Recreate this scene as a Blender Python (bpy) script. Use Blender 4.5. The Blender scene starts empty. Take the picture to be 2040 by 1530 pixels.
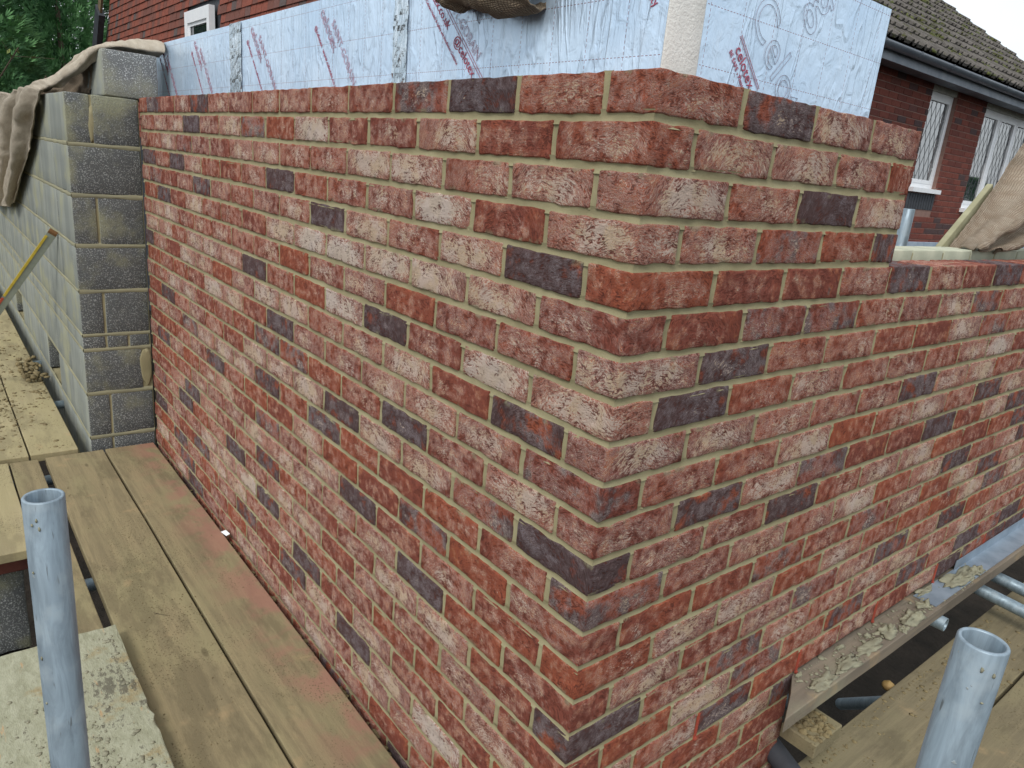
import bpy, math, random
import numpy as np
from mathutils import Matrix, Vector, Euler, noise
R = math.radians
SC = bpy.context.scene
COL = SC.collection
rng = random.Random(7)

# ------------------------------------------------------------------ camera
CAM = Vector((0.76897, -0.86950, -0.16272))
RT = Vector((0.61889179, 0.78025615, 0.09040625))
DN = Vector((0.27656588, -0.10873653, -0.95482338))
LK = Vector((-0.73517635, 0.61593563, -0.28308837))
cd = bpy.data.cameras.new('camera'); cam = bpy.data.objects.new('camera', cd); COL.objects.link(cam)
M3 = Matrix((RT, -DN, -LK)).transposed()
cam.matrix_world = Matrix.Translation(CAM) @ M3.to_4x4()
cd.sensor_width = 36; cd.lens = 36 * 1442.855 / 2040; cd.clip_start = 0.05; cd.clip_end = 500
SC.camera = cam

# ------------------------------------------------------------------ world, sun, exposure
SUN_EL, SUN_AZ = 48, 150          # azimuth measured from +Y clockwise
wd = bpy.data.worlds.new('World'); SC.world = wd; wd.use_nodes = True
nt = wd.node_tree; nt.nodes.clear()
sky = nt.nodes.new('ShaderNodeTexSky'); sky.sky_type = 'NISHITA'; sky.sun_disc = False
sky.sun_elevation = R(SUN_EL); sky.sun_rotation = R(SUN_AZ); sky.air_density = 1.3; sky.dust_density = 3.0; sky.ozone_density = 1.2
tc = nt.nodes.new('ShaderNodeTexCoord')
cn = nt.nodes.new('ShaderNodeTexNoise'); cn.inputs['Scale'].default_value = 2.2; cn.inputs['Detail'].default_value = 5
nt.links.new(tc.outputs['Generated'], cn.inputs['Vector'])
cr = nt.nodes.new('ShaderNodeMapRange'); cr.inputs[1].default_value = .35; cr.inputs[2].default_value = .62; cr.inputs[3].default_value = .62; cr.inputs[4].default_value = .95
nt.links.new(cn.outputs['Fac'], cr.inputs[0])
mx = nt.nodes.new('ShaderNodeMix'); mx.data_type = 'RGBA'
nt.links.new(cr.outputs[0], mx.inputs[0]); nt.links.new(sky.outputs[0], mx.inputs[6]); mx.inputs[7].default_value = (7.6, 8.1, 8.6, 1)
bg = nt.nodes.new('ShaderNodeBackground'); bg.inputs[1].default_value = 0.12
nt.links.new(mx.outputs[2], bg.inputs[0])
wo = nt.nodes.new('ShaderNodeOutputWorld'); nt.links.new(bg.outputs[0], wo.inputs[0])
sl = bpy.data.lights.new('sun', 'SUN'); sl.energy = 1.5; sl.angle = R(16); sl.color = (1, .965, .92)
so = bpy.data.objects.new('sun', sl); COL.objects.link(so)
az = R(SUN_AZ); el = R(SUN_EL)
sd = Vector((math.sin(az) * math.cos(el), math.cos(az) * math.cos(el), math.sin(el)))
so.rotation_euler = sd.to_track_quat('Z', 'Y').to_euler(); so.location = (0, 0, 8)
SC.view_settings.view_transform = 'Standard'; SC.view_settings.look = 'None'
SC.view_settings.exposure = 0.25; SC.view_settings.gamma = 1
SC.view_settings.use_curve_mapping = False

# ------------------------------------------------------------------ node helper
class NG:
    def __init__(s, name, rough=.85, spec=.3, metal=0.):
        s.m = bpy.data.materials.new(name); s.m.use_nodes = True
        s.t = s.m.node_tree; s.b = s.t.nodes['Principled BSDF']
        s.b.inputs['Roughness'].default_value = rough; s.b.inputs['Specular IOR Level'].default_value = spec
        s.b.inputs['Metallic'].default_value = metal
        s._c = None
    def n(s, ty, **k):
        x = s.t.nodes.new(ty)
        for a, v in k.items(): setattr(x, a, v)
        return x
    def _in(s, node, i, v):
        if v is None: return
        if isinstance(v, bpy.types.NodeSocket): s.t.links.new(v, node.inputs[i])
        else: node.inputs[i].default_value = v
    def math(s, op, a, b=None, c=None, clamp=False):
        x = s.n('ShaderNodeMath', operation=op, use_clamp=clamp); s._in(x, 0, a); s._in(x, 1, b); s._in(x, 2, c); return x.outputs[0]
    def vmath(s, op, a, b=None, sc=None):
        x = s.n('ShaderNodeVectorMath', operation=op); s._in(x, 0, a); s._in(x, 1, b)
        if sc is not None: s._in(x, 3, sc)
        return x.outputs[0]
    def obj(s): return s.n('ShaderNodeTexCoord').outputs['Object']
    def pos(s): return s.n('ShaderNodeNewGeometry').outputs['Position']
    def attr(s, name, ty='OBJECT', vec=False):
        x = s.n('ShaderNodeAttribute', attribute_name=name, attribute_type=ty); return x.outputs['Vector' if vec else 'Fac']
    def sep(s, v):
        x = s.n('ShaderNodeSeparateXYZ'); s._in(x, 0, v); return x.outputs
    def com(s, a, b, c):
        x = s.n('ShaderNodeCombineXYZ'); s._in(x, 0, a); s._in(x, 1, b); s._in(x, 2, c); return x.outputs[0]
    def mul(s, v, t): return s.vmath('MULTIPLY', v, t)
    def noise(s, v, scale, detail=4, rough=.55, dist=0., col=False):
        x = s.n('ShaderNodeTexNoise'); s._in(x, 'Vector', v); s._in(x, 'Scale', scale); x.inputs['Detail'].default_value = detail
        x.inputs['Roughness'].default_value = rough; x.inputs['Distortion'].default_value = dist
        return x.outputs['Color' if col else 'Fac']
    def vor(s, v, scale, feature='F1', out='Distance'):
        x = s.n('ShaderNodeTexVoronoi', feature=feature); s._in(x, 'Vector', v); s._in(x, 'Scale', scale); return x.outputs[out]
    def mr(s, v, a, b, c=0., d=1., smooth=True):
        x = s.n('ShaderNodeMapRange', interpolation_type='SMOOTHSTEP' if smooth else 'LINEAR')
        for i, q in enumerate((v, a, b, c, d)): s._in(x, i, q)
        return x.outputs[0]
    def mix(s, f, a, b):
        x = s.n('ShaderNodeMix', data_type='RGBA'); s._in(x, 0, f)
        for i, v in ((6, a), (7, b)):
            if isinstance(v, tuple): v = (*v, 1) if len(v) == 3 else v
            s._in(x, i, v)
        return x.outputs[2]
    def bump(s, h, dist=.002, strength=1., nrm=None):
        x = s.n('ShaderNodeBump'); x.inputs['Distance'].default_value = dist; x.inputs['Strength'].default_value = strength
        s._in(x, 'Height', h)
        if nrm is not None: s.t.links.new(nrm, x.inputs['Normal'])
        return x.outputs[0]
    def out(s, col=None, nrm=None, rough=None):
        if col is not None: s._in(s.b, 'Base Color', (*col, 1) if isinstance(col, tuple) and len(col) == 3 else col)
        if nrm is not None: s._in(s.b, 'Normal', nrm)
        if rough is not None: s._in(s.b, 'Roughness', rough)
        return s.m

def brick_mat(joined):
    g = NG('brick_clay_joined' if joined else 'brick_clay', .92, .18)
    ty = 'GEOMETRY' if joined else 'OBJECT'
    P = g.attr('bloc', 'GEOMETRY', True) if joined else g.obj()
    pale, dark, seed = g.attr('pale', ty), g.attr('dark', ty), g.attr('seed', ty)
    x, y, z = g.sep(P)
    a = g.math('ADD', x, y)
    off = g.com(seed, g.math('MULTIPLY', seed, 1.7), g.math('MULTIPLY', seed, .6))
    Ps = g.vmath('ADD', P, off)
    # folded sand-creased clay: streaks arching over the face
    warp = g.noise(Ps, 16, 2)
    r1 = g.math('FRACT', g.math('MULTIPLY', seed, 3.17)); r2 = g.math('FRACT', g.math('MULTIPLY', seed, 5.73)); r3 = g.math('FRACT', g.math('MULTIPLY', seed, 9.41))
    xo = g.math('ADD', x, g.math('MULTIPLY', g.math('SUBTRACT', r2, .5), .07))
    arch = g.math('MULTIPLY', g.math('MULTIPLY', xo, xo), g.math('ADD', g.math('SUBTRACT', g.math('MULTIPLY', r1, 9.), 2.0), g.math('MULTIPLY', warp, 2.5)))
    arch = g.math('ADD', arch, g.math('MULTIPLY', x, g.math('MULTIPLY', g.math('SUBTRACT', r3, .5), .5)))
    v = g.math('ADD', z, g.math('ADD', arch, g.math('MULTIPLY', warp, .03)))
    st = g.com(g.math('MULTIPLY', g.math('ADD', x, seed), 88), g.math('MULTIPLY', g.math('ADD', y, seed), 88), g.math('MULTIPLY', v, 260))
    streak = g.noise(st, 1.0, 5, .62, 1.2)
    ridge = g.math('SUBTRACT', 1, g.math('MULTIPLY', g.math('ABSOLUTE', g.math('SUBTRACT', streak, .5)), 5.0), clamp=True)
    big = g.noise(Ps, 13, 3)
    mid = g.noise(Ps, 38, 4, .6)
    fine = g.noise(Ps, 260, 3, .6)
    hn = g.noise(g.mul(st, (.62, .62, 1.0)), 1.9, 3, .6, 2.2)
    hair = g.math('SUBTRACT', 1, g.math('MULTIPLY', g.math('ABSOLUTE', g.math('SUBTRACT', hn, .5)), 13.0), clamp=True)
    red = g.mix(g.mr(g.math('ADD', big, g.math('MULTIPLY', g.math('SUBTRACT', r2, .5), .5)), .3, .7), (.385, .105, .056), (.285, .083, .056))
    red = g.mix(g.mr(mid, .50, .66, 0, .85), red, (.46, .138, .050))
    red = g.mix(g.math('MULTIPLY', g.mr(fine, .4, .75), .3), red, (.18, .055, .045))
    dm = g.mr(g.math('ADD', g.math('MULTIPLY', g.math('SUBTRACT', g.math('ADD', big, g.math('MULTIPLY', mid, .7)), .85), 1.7), dark), .42, .74)
    dk = g.mix(g.mr(streak, .35, .7), (.066, .047, .048), (.13, .10, .105))
    base = g.mix(g.math('MULTIPLY', dm, .90), red, dk)
    # lime/sand bloom: densest in the middle of the face, fibrous
    ex = g.math('POWER', g.math('MULTIPLY', g.math('ADD', xo, g.math('MULTIPLY', g.math('SUBTRACT', r3, .5), .05)), 11.), 2.0); ez = g.math('POWER', g.math('MULTIPLY', g.math('ADD', z, .003), 33.0), 2.0)
    blob = g.math('MAXIMUM', g.math('SUBTRACT', 1.0, g.math('ADD', ex, ez)), -.7)
    k = g.math('ADD', g.math('MULTIPLY', blob, .42), g.math('MULTIPLY', g.math('SUBTRACT', mid, .5), 1.3))
    k = g.math('ADD', k, g.math('MULTIPLY', g.math('SUBTRACT', big, .5), 1.5))
    k = g.math('ADD', k, g.math('MULTIPLY', g.math('SUBTRACT', pale, .60), 1.1))
    k = g.math('ADD', k, g.math('MULTIPLY', g.math('SUBTRACT', streak, .5), 3.2))
    k = g.math('ADD', k, g.math('MULTIPLY', g.math('SUBTRACT', fine, .5), 1.3))
    k = g.math('SUBTRACT', k, g.math('MULTIPLY', dark, .3))
    wm = g.mr(k, .14, .54, 0, .94)
    tint = g.noise(Ps, 20, 1)
    pc = g.mix(g.mr(tint, .42, .58), (.66, .52, .42), (.64, .48, .31))
    pc = g.mix(g.mr(pale, .85, 1.0), pc, (.72, .67, .62))
    base = g.mix(wm, base, pc)
    # hair-fine pale fibres and pink dusting everywhere
    dust = g.math('MULTIPLY', g.mr(g.math('ADD', g.math('MULTIPLY', streak, .5), g.math('ADD', g.math('MULTIPLY', fine, .3), g.math('MULTIPLY', mid, .2))), .50, .68), .24)
    base = g.mix(dust, base, g.mix(dark, (.56, .35, .28), (.24, .21, .235)))
    hm = g.math('MULTIPLY', hair, g.mr(g.math('ADD', g.math('ADD', mid, g.math('MULTIPLY', pale, .42)), g.math('MULTIPLY', blob, .06)), .50, .74))
    base = g.mix(g.math('MULTIPLY', hm, .72), base, g.mix(dark, (.72, .58, .50), (.34, .32, .36)))
    az = g.math('ABSOLUTE', z)
    smg = g.math('MULTIPLY', g.mr(az, .018, .031), g.mr(g.noise(Ps, 21, 3), .60, .68))
    base = g.mix(g.math('MULTIPLY', smg, .7), base, (.33, .30, .19))
    crease = g.mr(g.math('ADD', streak, g.math('MULTIPLY', g.math('SUBTRACT', mid, .5), .6)), .34, .42)
    base = g.mix(g.math('MULTIPLY', g.math('SUBTRACT', 1, crease), .8), base, (.15, .048, .036))
    pits = g.mr(g.vor(Ps, 95), .10, .22)
    h = g.math('ADD', g.math('MULTIPLY', streak, .9), g.math('MULTIPLY', fine, .30))
    h = g.math('ADD', h, g.math('MULTIPLY', mid, .5))
    h = g.math('ADD', h, g.math('MULTIPLY', hair, .07))
    h = g.math('ADD', h, g.math('MULTIPLY', pits, .10))
    h = g.math('ADD', h, g.math('MULTIPLY', crease, .22))
    return g.out(base, g.bump(h, .0072, 1.0))

def mortar_mat():
    g = NG('mortar', .95, .1); P = g.pos()
    n = g.noise(P, 9, 4); f = g.noise(P, 420, 3, .7); m = g.noise(P, 60, 4)
    c = g.mix(g.mr(n, .3, .7), (.275, .243, .142), (.375, .338, .205))
    c = g.mix(g.math('MULTIPLY', g.mr(g.noise(P, 3.1, 5, .7), .56, .66), .35), c, (.22, .20, .12))
    c = g.mix(g.math('MULTIPLY', g.mr(f, .35, .75), .4), c, (.24, .20, .10))
    h = g.math('ADD', g.math('MULTIPLY', f, .5), m)
    return g.out(c, g.bump(h, .002, .7))

def block_mat(joined=False, light=False, name='dense_block'):
    g = NG(name, .95, .1); P = g.pos()
    at = g.attr('seed', 'OBJECT')
    nrm = g.n('ShaderNodeNewGeometry').outputs['Normal']; nx, ny, nz = g.sep(nrm)
    rough = g.mr(g.math('ABSOLUTE', ny), .5, .9, 1, .0)        # trowelled side is smooth, sawn-looking end is open
    n = g.noise(P, 7, 4); f = g.noise(P, 130, 3, .75); v = g.vor(g.vmath('ADD', P, g.mul(g.noise(P, 90, 2, col=True), (.012, .012, .012))), 150)
    base = g.mix(g.mr(n, .3, .7), (.33, .345, .34) if not light else (.56, .58, .57), (.43, .445, .425) if not light else (.68, .69, .68))
    base = g.mix(g.math('MULTIPLY', g.mr(f, .4, .7), .4), base, (.42, .43, .42) if not light else (.64, .66, .65))
    pit = g.mr(g.math('ADD', v, g.math('MULTIPLY', g.math('SUBTRACT', f, .5), .9)), .46, .30, 1, 0)
    pitm = g.math('MULTIPLY', g.math('MULTIPLY', pit, rough), .85)
    base = g.mix(pitm, base, (.075, .08, .08) if not light else (.13, .135, .135))
    px, py, pz = g.sep(P)
    sm = g.noise(g.com(g.math('MULTIPLY', px, 9), g.math('MULTIPLY', py, 9), g.math('MULTIPLY', pz, 1.1)), 1.0, 3)
    side = g.mix(g.mr(sm, .3, .7), (.18, .195, .175), (.28, .295, .25))
    base = g.mix(g.math('MULTIPLY', g.math('SUBTRACT', 1, rough), .85), base, side)
    stain = g.mr(g.noise(P, 5.5, 4), .48, .70, 0, .7)
    base = g.mix(stain, base, (.36, .36, .26) if light else (.34, .335, .215))
    h = g.math('SUBTRACT', g.math('MULTIPLY', f, .5), g.math('MULTIPLY', pitm, 1.2))
    return g.out(base, g.bump(h, .006, .9))

def wood_mat(name, c1, c2, axis='X', mud=.5, mudcol=(.30, .27, .15), pinky=False):
    g = NG(name, .9, .15); P = g.pos(); x, y, z = g.sep(P)
    al, ac = (x, y) if axis == 'X' else (y, x)
    seed = g.attr('seed', 'OBJECT')
    v = g.com(g.math('MULTIPLY', al, 2.2), g.math('ADD', g.math('MULTIPLY', ac, 34), seed), g.math('MULTIPLY', z, 34))
    gr = g.noise(v, 1.0, 5, .6, .6)
    fibre = g.noise(g.com(g.math('MULTIPLY', al, 14), g.math('MULTIPLY', ac, 420), g.math('MULTIPLY', z, 420)), 1.0, 3, .6)
    c = g.mix(g.mr(gr, .32, .68), c1, c2)
    c = g.mix(g.math('MULTIPLY', g.mr(fibre, .4, .7), .3), c, tuple(q * .6 for q in c1))
    b1 = g.noise(P, 2.6, 5, .6); b2 = g.noise(g.com(g.math('MULTIPLY', al, 3.2), g.math('MULTIPLY', ac, 9), z), 1.0, 4)
    m = g.mr(g.math('ADD', g.math('MULTIPLY', b1, .5), g.math('MULTIPLY', b2, .5)), .62 - .32 * mud, .80 - .32 * mud)
    c = g.mix(g.math('MULTIPLY', m, .8), c, mudcol)
    wet = g.mr(g.noise(g.com(g.math('MULTIPLY', al, 1.6), g.math('MULTIPLY', ac, 5), seed), 1.0, 6, .7), .50, .60, 0, .5)
    c = g.mix(wet, c, tuple(q * .62 for q in c2))
    kn = g.mr(g.vor(g.com(g.math('MULTIPLY', al, 3.1), g.math('MULTIPLY', ac, 8.5), seed), 1.0), .05, .10, 1, 0)
    c = g.mix(g.math('MULTIPLY', kn, .7), c, tuple(q * .38 for q in c1))
    warm = g.mr(g.noise(P, 6.5, 4), .60, .74, 0, .5)
    c = g.mix(warm, c, (.42, .30, .16))
    if pinky:
        near = g.mr(y, -.24, -.04, 0, .75)
        c = g.mix(g.math('MULTIPLY', near, g.mr(g.noise(P, 9, 4), .38, .62)), c, (.33, .16, .12))
    sp = g.vor(g.vmath('ADD', P, g.mul(g.noise(P, 90, 2, col=True), (.01, .01, .01))), 120)
    spm = g.math('MULTIPLY', g.mr(sp, .20, .30, 1, 0), g.mr(g.noise(P, 4.0, 3), .46, .62))
    c = g.mix(g.math('MULTIPLY', spm, .75), c, (.13, .105, .055))
    h = g.math('ADD', g.math('MULTIPLY', gr, .4), g.math('MULTIPLY', g.noise(P, 150, 4, .65), .5))
    h = g.math('ADD', h, g.math('MULTIPLY', spm, .6))
    h = g.math('ADD', h, g.math('MULTIPLY', m, .5))
    return g.out(c, g.bump(h, .0022, .8))

def foil_mat(axis, dens):
    g = NG('foil_facing_' + axis, .36, .5, .45); P = g.pos(); x, y, z = g.sep(P)
    u = x if axis == 'x' else y
    big = g.noise(P, 4, 3)
    v = g.com(g.math('MULTIPLY', u, 40), 0., g.math('MULTIPLY', z, 7))
    w1 = g.noise(v, 1.0, 4, .55, 1.6)
    w2 = g.noise(g.com(g.math('MULTIPLY', u, 30), 0., g.math('MULTIPLY', z, 22)), 1.0, 3, .5, 1.0)
    crz = g.math('SUBTRACT', 1, g.math('MULTIPLY', g.math('ABSOLUTE', g.math('SUBTRACT', g.noise(g.com(g.math('MULTIPLY', u, 15), 1.3, g.math('MULTIPLY', z, 3)), 1.0, 2, .5, .8), .5)), 30), clamp=True)
    c = g.mix(g.mr(big, .3, .7), (.53, .69, .86), (.64, .79, .94))
    c = g.mix(g.math('MULTIPLY', g.mr(w1, .55, .75), .35), c, (.70, .80, .90))
    def lines(a, b, pitch, dash, off=0.):
        l = g.math('LESS_THAN', g.math('PINGPONG', g.math('ADD', a, off), pitch / 2), .0008)
        d = g.math('GREATER_THAN', g.math('FRACT', g.math('DIVIDE', b, dash)), .42)
        return g.math('MULTIPLY', l, d)
    ln = g.math('MAXIMUM', lines(u, z, .1, .0095, .03), lines(z, u, .1, .0095, .052))
    c = g.mix(g.math('MULTIPLY', ln, .75), c, (.22, .08, .10))
    spk = g.mr(g.vor(P, 15), .02, .03, 1, 0)
    c = g.mix(g.math('MULTIPLY', spk, .7), c, (.40, .37, .24))
    h = g.math('ADD', g.math('MULTIPLY', w1, dens), g.math('MULTIPLY', w2, .8))
    h = g.math('ADD', h, g.math('MULTIPLY', crz, .35))
    return g.out(c, g.bump(h, .0048, .85))

def simple_mat(name, c1, c2=None, rough=.8, spec=.3, metal=0., scale=12, bump=.001, bscale=80, stretch=None):
    g = NG(name, rough, spec, metal); P = g.obj()
    if stretch: P = g.mul(P, stretch)
    n = g.noise(P, scale, 4, .6)
    c = g.mix(g.mr(n, .32, .68), c1, c2 or tuple(q * .8 for q in c1))
    return g.out(c, g.bump(g.noise(P, bscale, 4, .65), bump, .8) if bump else None)

def galv_mat(name='galvanised_steel', c=(.20, .25, .285)):
    g = NG(name, .45, .5, .5); P = g.obj()
    n1 = g.noise(g.mul(P, (1, 1, .16)), 60, 4, .65, .6); n2 = g.noise(P, 22, 4); n3 = g.vor(g.mul(P, (1, 1, .5)), 55)
    col = g.mix(g.mr(n1, .3, .7), c, tuple(min(1, q * 1.55) for q in c))
    col = g.mix(g.math('MULTIPLY', g.mr(n2, .52, .7), .55), col, (.36, .42, .45))
    drips = g.mr(g.noise(g.mul(P, (1, 1, .12)), 130, 3, .6), .66, .74)
    col = g.mix(g.math('MULTIPLY', drips, .8), col, (.10, .11, .11))
    mort = g.math('MULTIPLY', g.mr(g.noise(P, 48, 4, .7), .66, .72), g.mr(g.noise(P, 9, 2), .5, .6))
    col = g.mix(mort, col, (.42, .42, .36))
    h = g.math('ADD', g.math('MULTIPLY', n1, .4), g.math('MULTIPLY', mort, .8))
    return g.out(col, g.bump(h, .0012, .8), g.mr(n2, .3, .7, .42, .65))

def hessian_mat(name, c1, c2, thread=.0024, hole=.3):
    g = NG(name, .95, .1)
    uv = g.n('ShaderNodeUVMap').outputs[0]; u, v, _ = g.sep(uv)       # uv in metres along the cloth
    wob = g.noise(uv, 14, 3, .6, col=True); w = g.sep(g.mul(g.vmath('SUBTRACT', wob, (.5, .5, .5)), (.02, .02, .02)))
    u = g.math('ADD', u, w[0]); v = g.math('ADD', v, w[1])
    f = math.pi / thread
    su = g.math('POWER', g.math('ABSOLUTE', g.math('SINE', g.math('MULTIPLY', u, f))), .7)
    sv = g.math('POWER', g.math('ABSOLUTE', g.math('SINE', g.math('MULTIPLY', v, f))), .7)
    h = g.math('MULTIPLY', su, sv)
    n = g.noise(uv, 18, 4); fz = g.noise(uv, 600, 2, .7)
    c = g.mix(g.mr(n, .3, .7), c1, c2)
    c = g.mix(g.mr(h, .15, .5, .75, 0), c, tuple(q * hole for q in c1))
    c = g.mix(g.math('MULTIPLY', g.mr(fz, .55, .8), .35), c, tuple(min(1, q * 1.5) for q in c2))
    return g.out(c, g.bump(h, thread * .6, .9))

MB = brick_mat(False); MBJ = brick_mat(True); MMORT = mortar_mat()
MBLK = block_mat(); MBLKL = block_mat(light=True, name='light_block')
MFX = foil_mat('x', 1.0); MFY = foil_mat('y', .55)
MFOAM = simple_mat('foam_edge', (.80, .79, .74), (.72, .71, .66), .95, .1, bump=.003, bscale=140)
MGALV = galv_mat(); MGALVD = galv_mat('weathered_tube', (.17, .22, .25))
MTAPE = simple_mat('foil_tape', (.70, .78, .84), (.38, .46, .52), .2, .5, .85, 26, .010, 30, (1.6, 1, .5))
MBOARD = wood_mat('scaffold_board_wood', (.295, .24, .135), (.21, .172, .10), 'X', .55, (.275, .24, .13), True)
MBOARD2 = wood_mat('far_board_wood', (.42, .36, .21), (.33, .28, .165), 'X', .7, (.36, .31, .17))
MBOARDR = wood_mat('right_board_wood', (.245, .205, .125), (.18, .152, .095), 'Y', .45, (.23, .20, .115))
def sheet_mat():
    g = NG('mortared_sheet', .9, .2); P = g.pos(); x, y, z = g.sep(P)
    a = g.noise(P, 7, 6, .65); b = g.noise(g.mul(P, (1., 2.0, 1)), 19, 7, .72); d = g.noise(P, 3.0, 3)
    c = g.mix(g.mr(b, .35, .65), (.29, .29, .195), (.385, .385, .275))
    c = g.mix(g.math('MULTIPLY', g.mr(a, .56, .68), .85), c, (.30, .235, .12))
    c = g.mix(g.math('MULTIPLY', g.mr(g.math('ADD', b, g.math('MULTIPLY', d, .5)), .86, .94), .8), c, (.10, .09, .065))
    c = g.mix(g.math('MULTIPLY', g.mr(g.noise(g.mul(P, (1, 6, 1)), 11, 4), .64, .72), .8), c, (.45, .30, .16))
    h = g.math('ADD', b, g.math('MULTIPLY', g.noise(P, 90, 4, .7), .25))
    return g.out(c, g.bump(h, .006, 1.0))
MSHEET = sheet_mat()
MPLANK = wood_mat('lintel_plank_wood', (.235, .195, .145), (.165, .14, .11), 'Y', .25, (.30, .29, .20))
MPINE = simple_mat('pale_pine', (.36, .345, .22), (.29, .275, .17), .85, .2, bump=.001, stretch=(1, 1, .2))
MWETM = simple_mat('wet_mortar', (.30, .29, .20), (.22, .21, .145), .8, .35, scale=30, bump=.004, bscale=90)
MMUD = simple_mat('mud_crumbs', (.25, .20, .105), (.17, .135, .075), .95, .1, scale=30, bump=.003)
MHESS = hessian_mat('hessian_brown', (.40, .31, .225), (.52, .43, .33), .007, .35)
MHESSL = hessian_mat('hessian_pale', (.56, .48, .37), (.70, .62, .50), .003, .88)
MHESSD = hessian_mat('hessian_wet', (.26, .20, .14), (.34, .275, .20), .0045)
MINK = simple_mat('red_ink', (.42, .10, .15), (.38, .09, .14), .7, .2, bump=0)
MINKD = simple_mat('grey_ink', (.25, .20, .25), None, .7, .2, bump=0)
MWEEP = simple_mat('terracotta_plastic', (.42, .085, .055), None, .5, .4, bump=0)
MUPVC = simple_mat('white_upvc', (.86, .87, .88), (.80, .82, .84), .35, .5, bump=0)
MLINT = simple_mat('cream_head', (.52, .52, .45), None, .8, .2)
MLEAD = simple_mat('lead_came', (.10, .11, .12), None, .5, .4, .5, bump=0)
MDARK = simple_mat('dark_panel', (.035, .038, .045), (.055, .06, .07), .6, .3, bump=0)
MFASC = simple_mat('fascia_paint', (.16, .19, .23), (.24, .27, .31), .5, .4, scale=5, bump=.001)
MGUT = simple_mat('gutter_plastic', (.085, .10, .125), (.12, .14, .165), .4, .5, scale=4, bump=0)
MLEADF = simple_mat('lead_flashing', (.30, .38, .48), (.40, .48, .56), .5, .4, .2, scale=8, bump=.002)
MMET = simple_mat('steel_strip', (.22, .28, .34), (.32, .39, .46), .42, .5, .35, scale=9, bump=.0006)
MBARGE = simple_mat('barge_wood', (.20, .15, .08), (.13, .10, .06), .8, .2)
MSOIL = simple_mat('dark_soil', (.018, .016, .013), (.034, .028, .022), .97, .1, scale=3, bump=.03, bscale=20)
MTRUNK = simple_mat('bark', (.09, .07, .05), (.06, .05, .035), .95, .1, scale=20, bump=.01)
MBLUEPL = simple_mat('purple_pipe', (.12, .09, .13), None, .4, .5, bump=0)

def glass_mat():
    g = NG('window_glass', .03, .5, 0)
    g.b.inputs['Base Color'].default_value = (.02, .025, .03, 1); g.b.inputs['IOR'].default_value = 4.0
    return g.m
MGLASS = glass_mat()
def leaf_mat(name, a, b):
    g = NG(name, .7, .25); P = g.obj()
    n = g.noise(P, .9, 3); n2 = g.noise(P, 9, 2)
    c = g.mix(g.mr(n, .35, .65), a, b); c = g.mix(g.math('MULTIPLY', g.mr(n2, .5, .7), .5), c, tuple(min(1, q * 1.7) for q in b))
    g.b.inputs['Subsurface Weight'].default_value = 0
    return g.out(c)
MLEAF = leaf_mat('conifer_green', (.06, .15, .065), (.12, .26, .10))
MLEAFY = leaf_mat('yellow_leaf', (.12, .16, .04), (.16, .17, .05))
def far_brick_mat(name, c1, c2, c3, joined):
    g = NG(name, .9, .2); ty = 'GEOMETRY' if joined else 'OBJECT'
    s = g.attr('seed', ty); P = g.pos()
    r = g.math('FRACT', g.math('MULTIPLY', s, 7.31))
    c = g.mix(g.mr(r, .15, .6), c1, c2); c = g.mix(g.mr(r, .84, .9), c, c3)
    c = g.mix(g.math('MULTIPLY', g.mr(g.noise(P, 40, 3), .4, .7), .4), c, tuple(q * .6 for q in c1))
    return g.out(c, g.bump(g.noise(P, 60, 3), .004, .6))
MHB = [far_brick_mat('house_brick' + s, (.145, .048, .038), (.20, .062, .045), (.08, .055, .055), j) for s, j in (('', 0), ('_joined', 1))]
MTL = [far_brick_mat('hung_tile' + s, (.175, .075, .058), (.26, .082, .055), (.115, .095, .09), j) for s, j in (('', 0), ('_joined', 1))]
def roof_mat():
    g = NG('mossy_concrete_tile', .95, .1); P = g.pos(); nrm = g.sep(g.n('ShaderNodeNewGeometry').outputs['Normal'])
    c = g.mix(g.mr(g.noise(P, 5, 4), .3, .7), (.085, .078, .070), (.17, .155, .14))
    m = g.mr(g.math('ADD', g.math('MULTIPLY', g.noise(P, 9, 5, .7), .6), g.math('MULTIPLY', g.noise(P, 1.4, 2), .5)), .60, .68)
    c = g.mix(m, c, g.mix(g.noise(P, 22, 2), (.055, .062, .020), (.125, .13, .04)))
    return g.out(c, g.bump(g.math('ADD', g.noise(P, 60, 4, .7), m), .02, .8))
MROOF = roof_mat()
MMOSS = leaf_mat('moss', (.05, .06, .018), (.10, .11, .03))
MVERGE = simple_mat('verge_trim', (.16, .22, .22), None, .6, .3, bump=0)
MHM = simple_mat('house_mortar', (.27, .17, .14), None, .95, .1)
MFIT = simple_mat('rusty_cap', (.40, .27, .10), (.28, .18, .07), .6, .4, .2)

# ------------------------------------------------------------------ mesh helpers
def mesh(name, vs, fs, mat=None, smooth=False, uvs=None):
    me = bpy.data.meshes.new(name); me.from_pydata([tuple(v) for v in vs], [], fs); me.update()
    for m in (mat if isinstance(mat, list) else [mat]):
        if m: me.materials.append(m)
    if smooth: me.shade_smooth()
    if uvs is not None:
        l = me.uv_layers.new(name='UVMap')
        for p in me.polygons:
            for li in p.loop_indices: l.data[li].uv = uvs[me.loops[li].vertex_index]
    return me
def obj(name, me, parent=None, loc=(0, 0, 0), rot=None, mw=None, **props):
    o = bpy.data.objects.new(name, me); COL.objects.link(o)
    if mw is None:
        mw = Matrix.Translation(loc)
        if rot is not None: mw = mw @ Euler(rot).to_matrix().to_4x4()
    if parent is not None:
        o.parent = parent; mw = Matrix.Translation(-parent.location) @ mw   # parents are unrotated empties / meshes
    o.matrix_local = mw if parent is not None else mw
    if parent is None: o.matrix_world = mw
    for k, v in props.items(): o[k] = v
    return o
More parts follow.
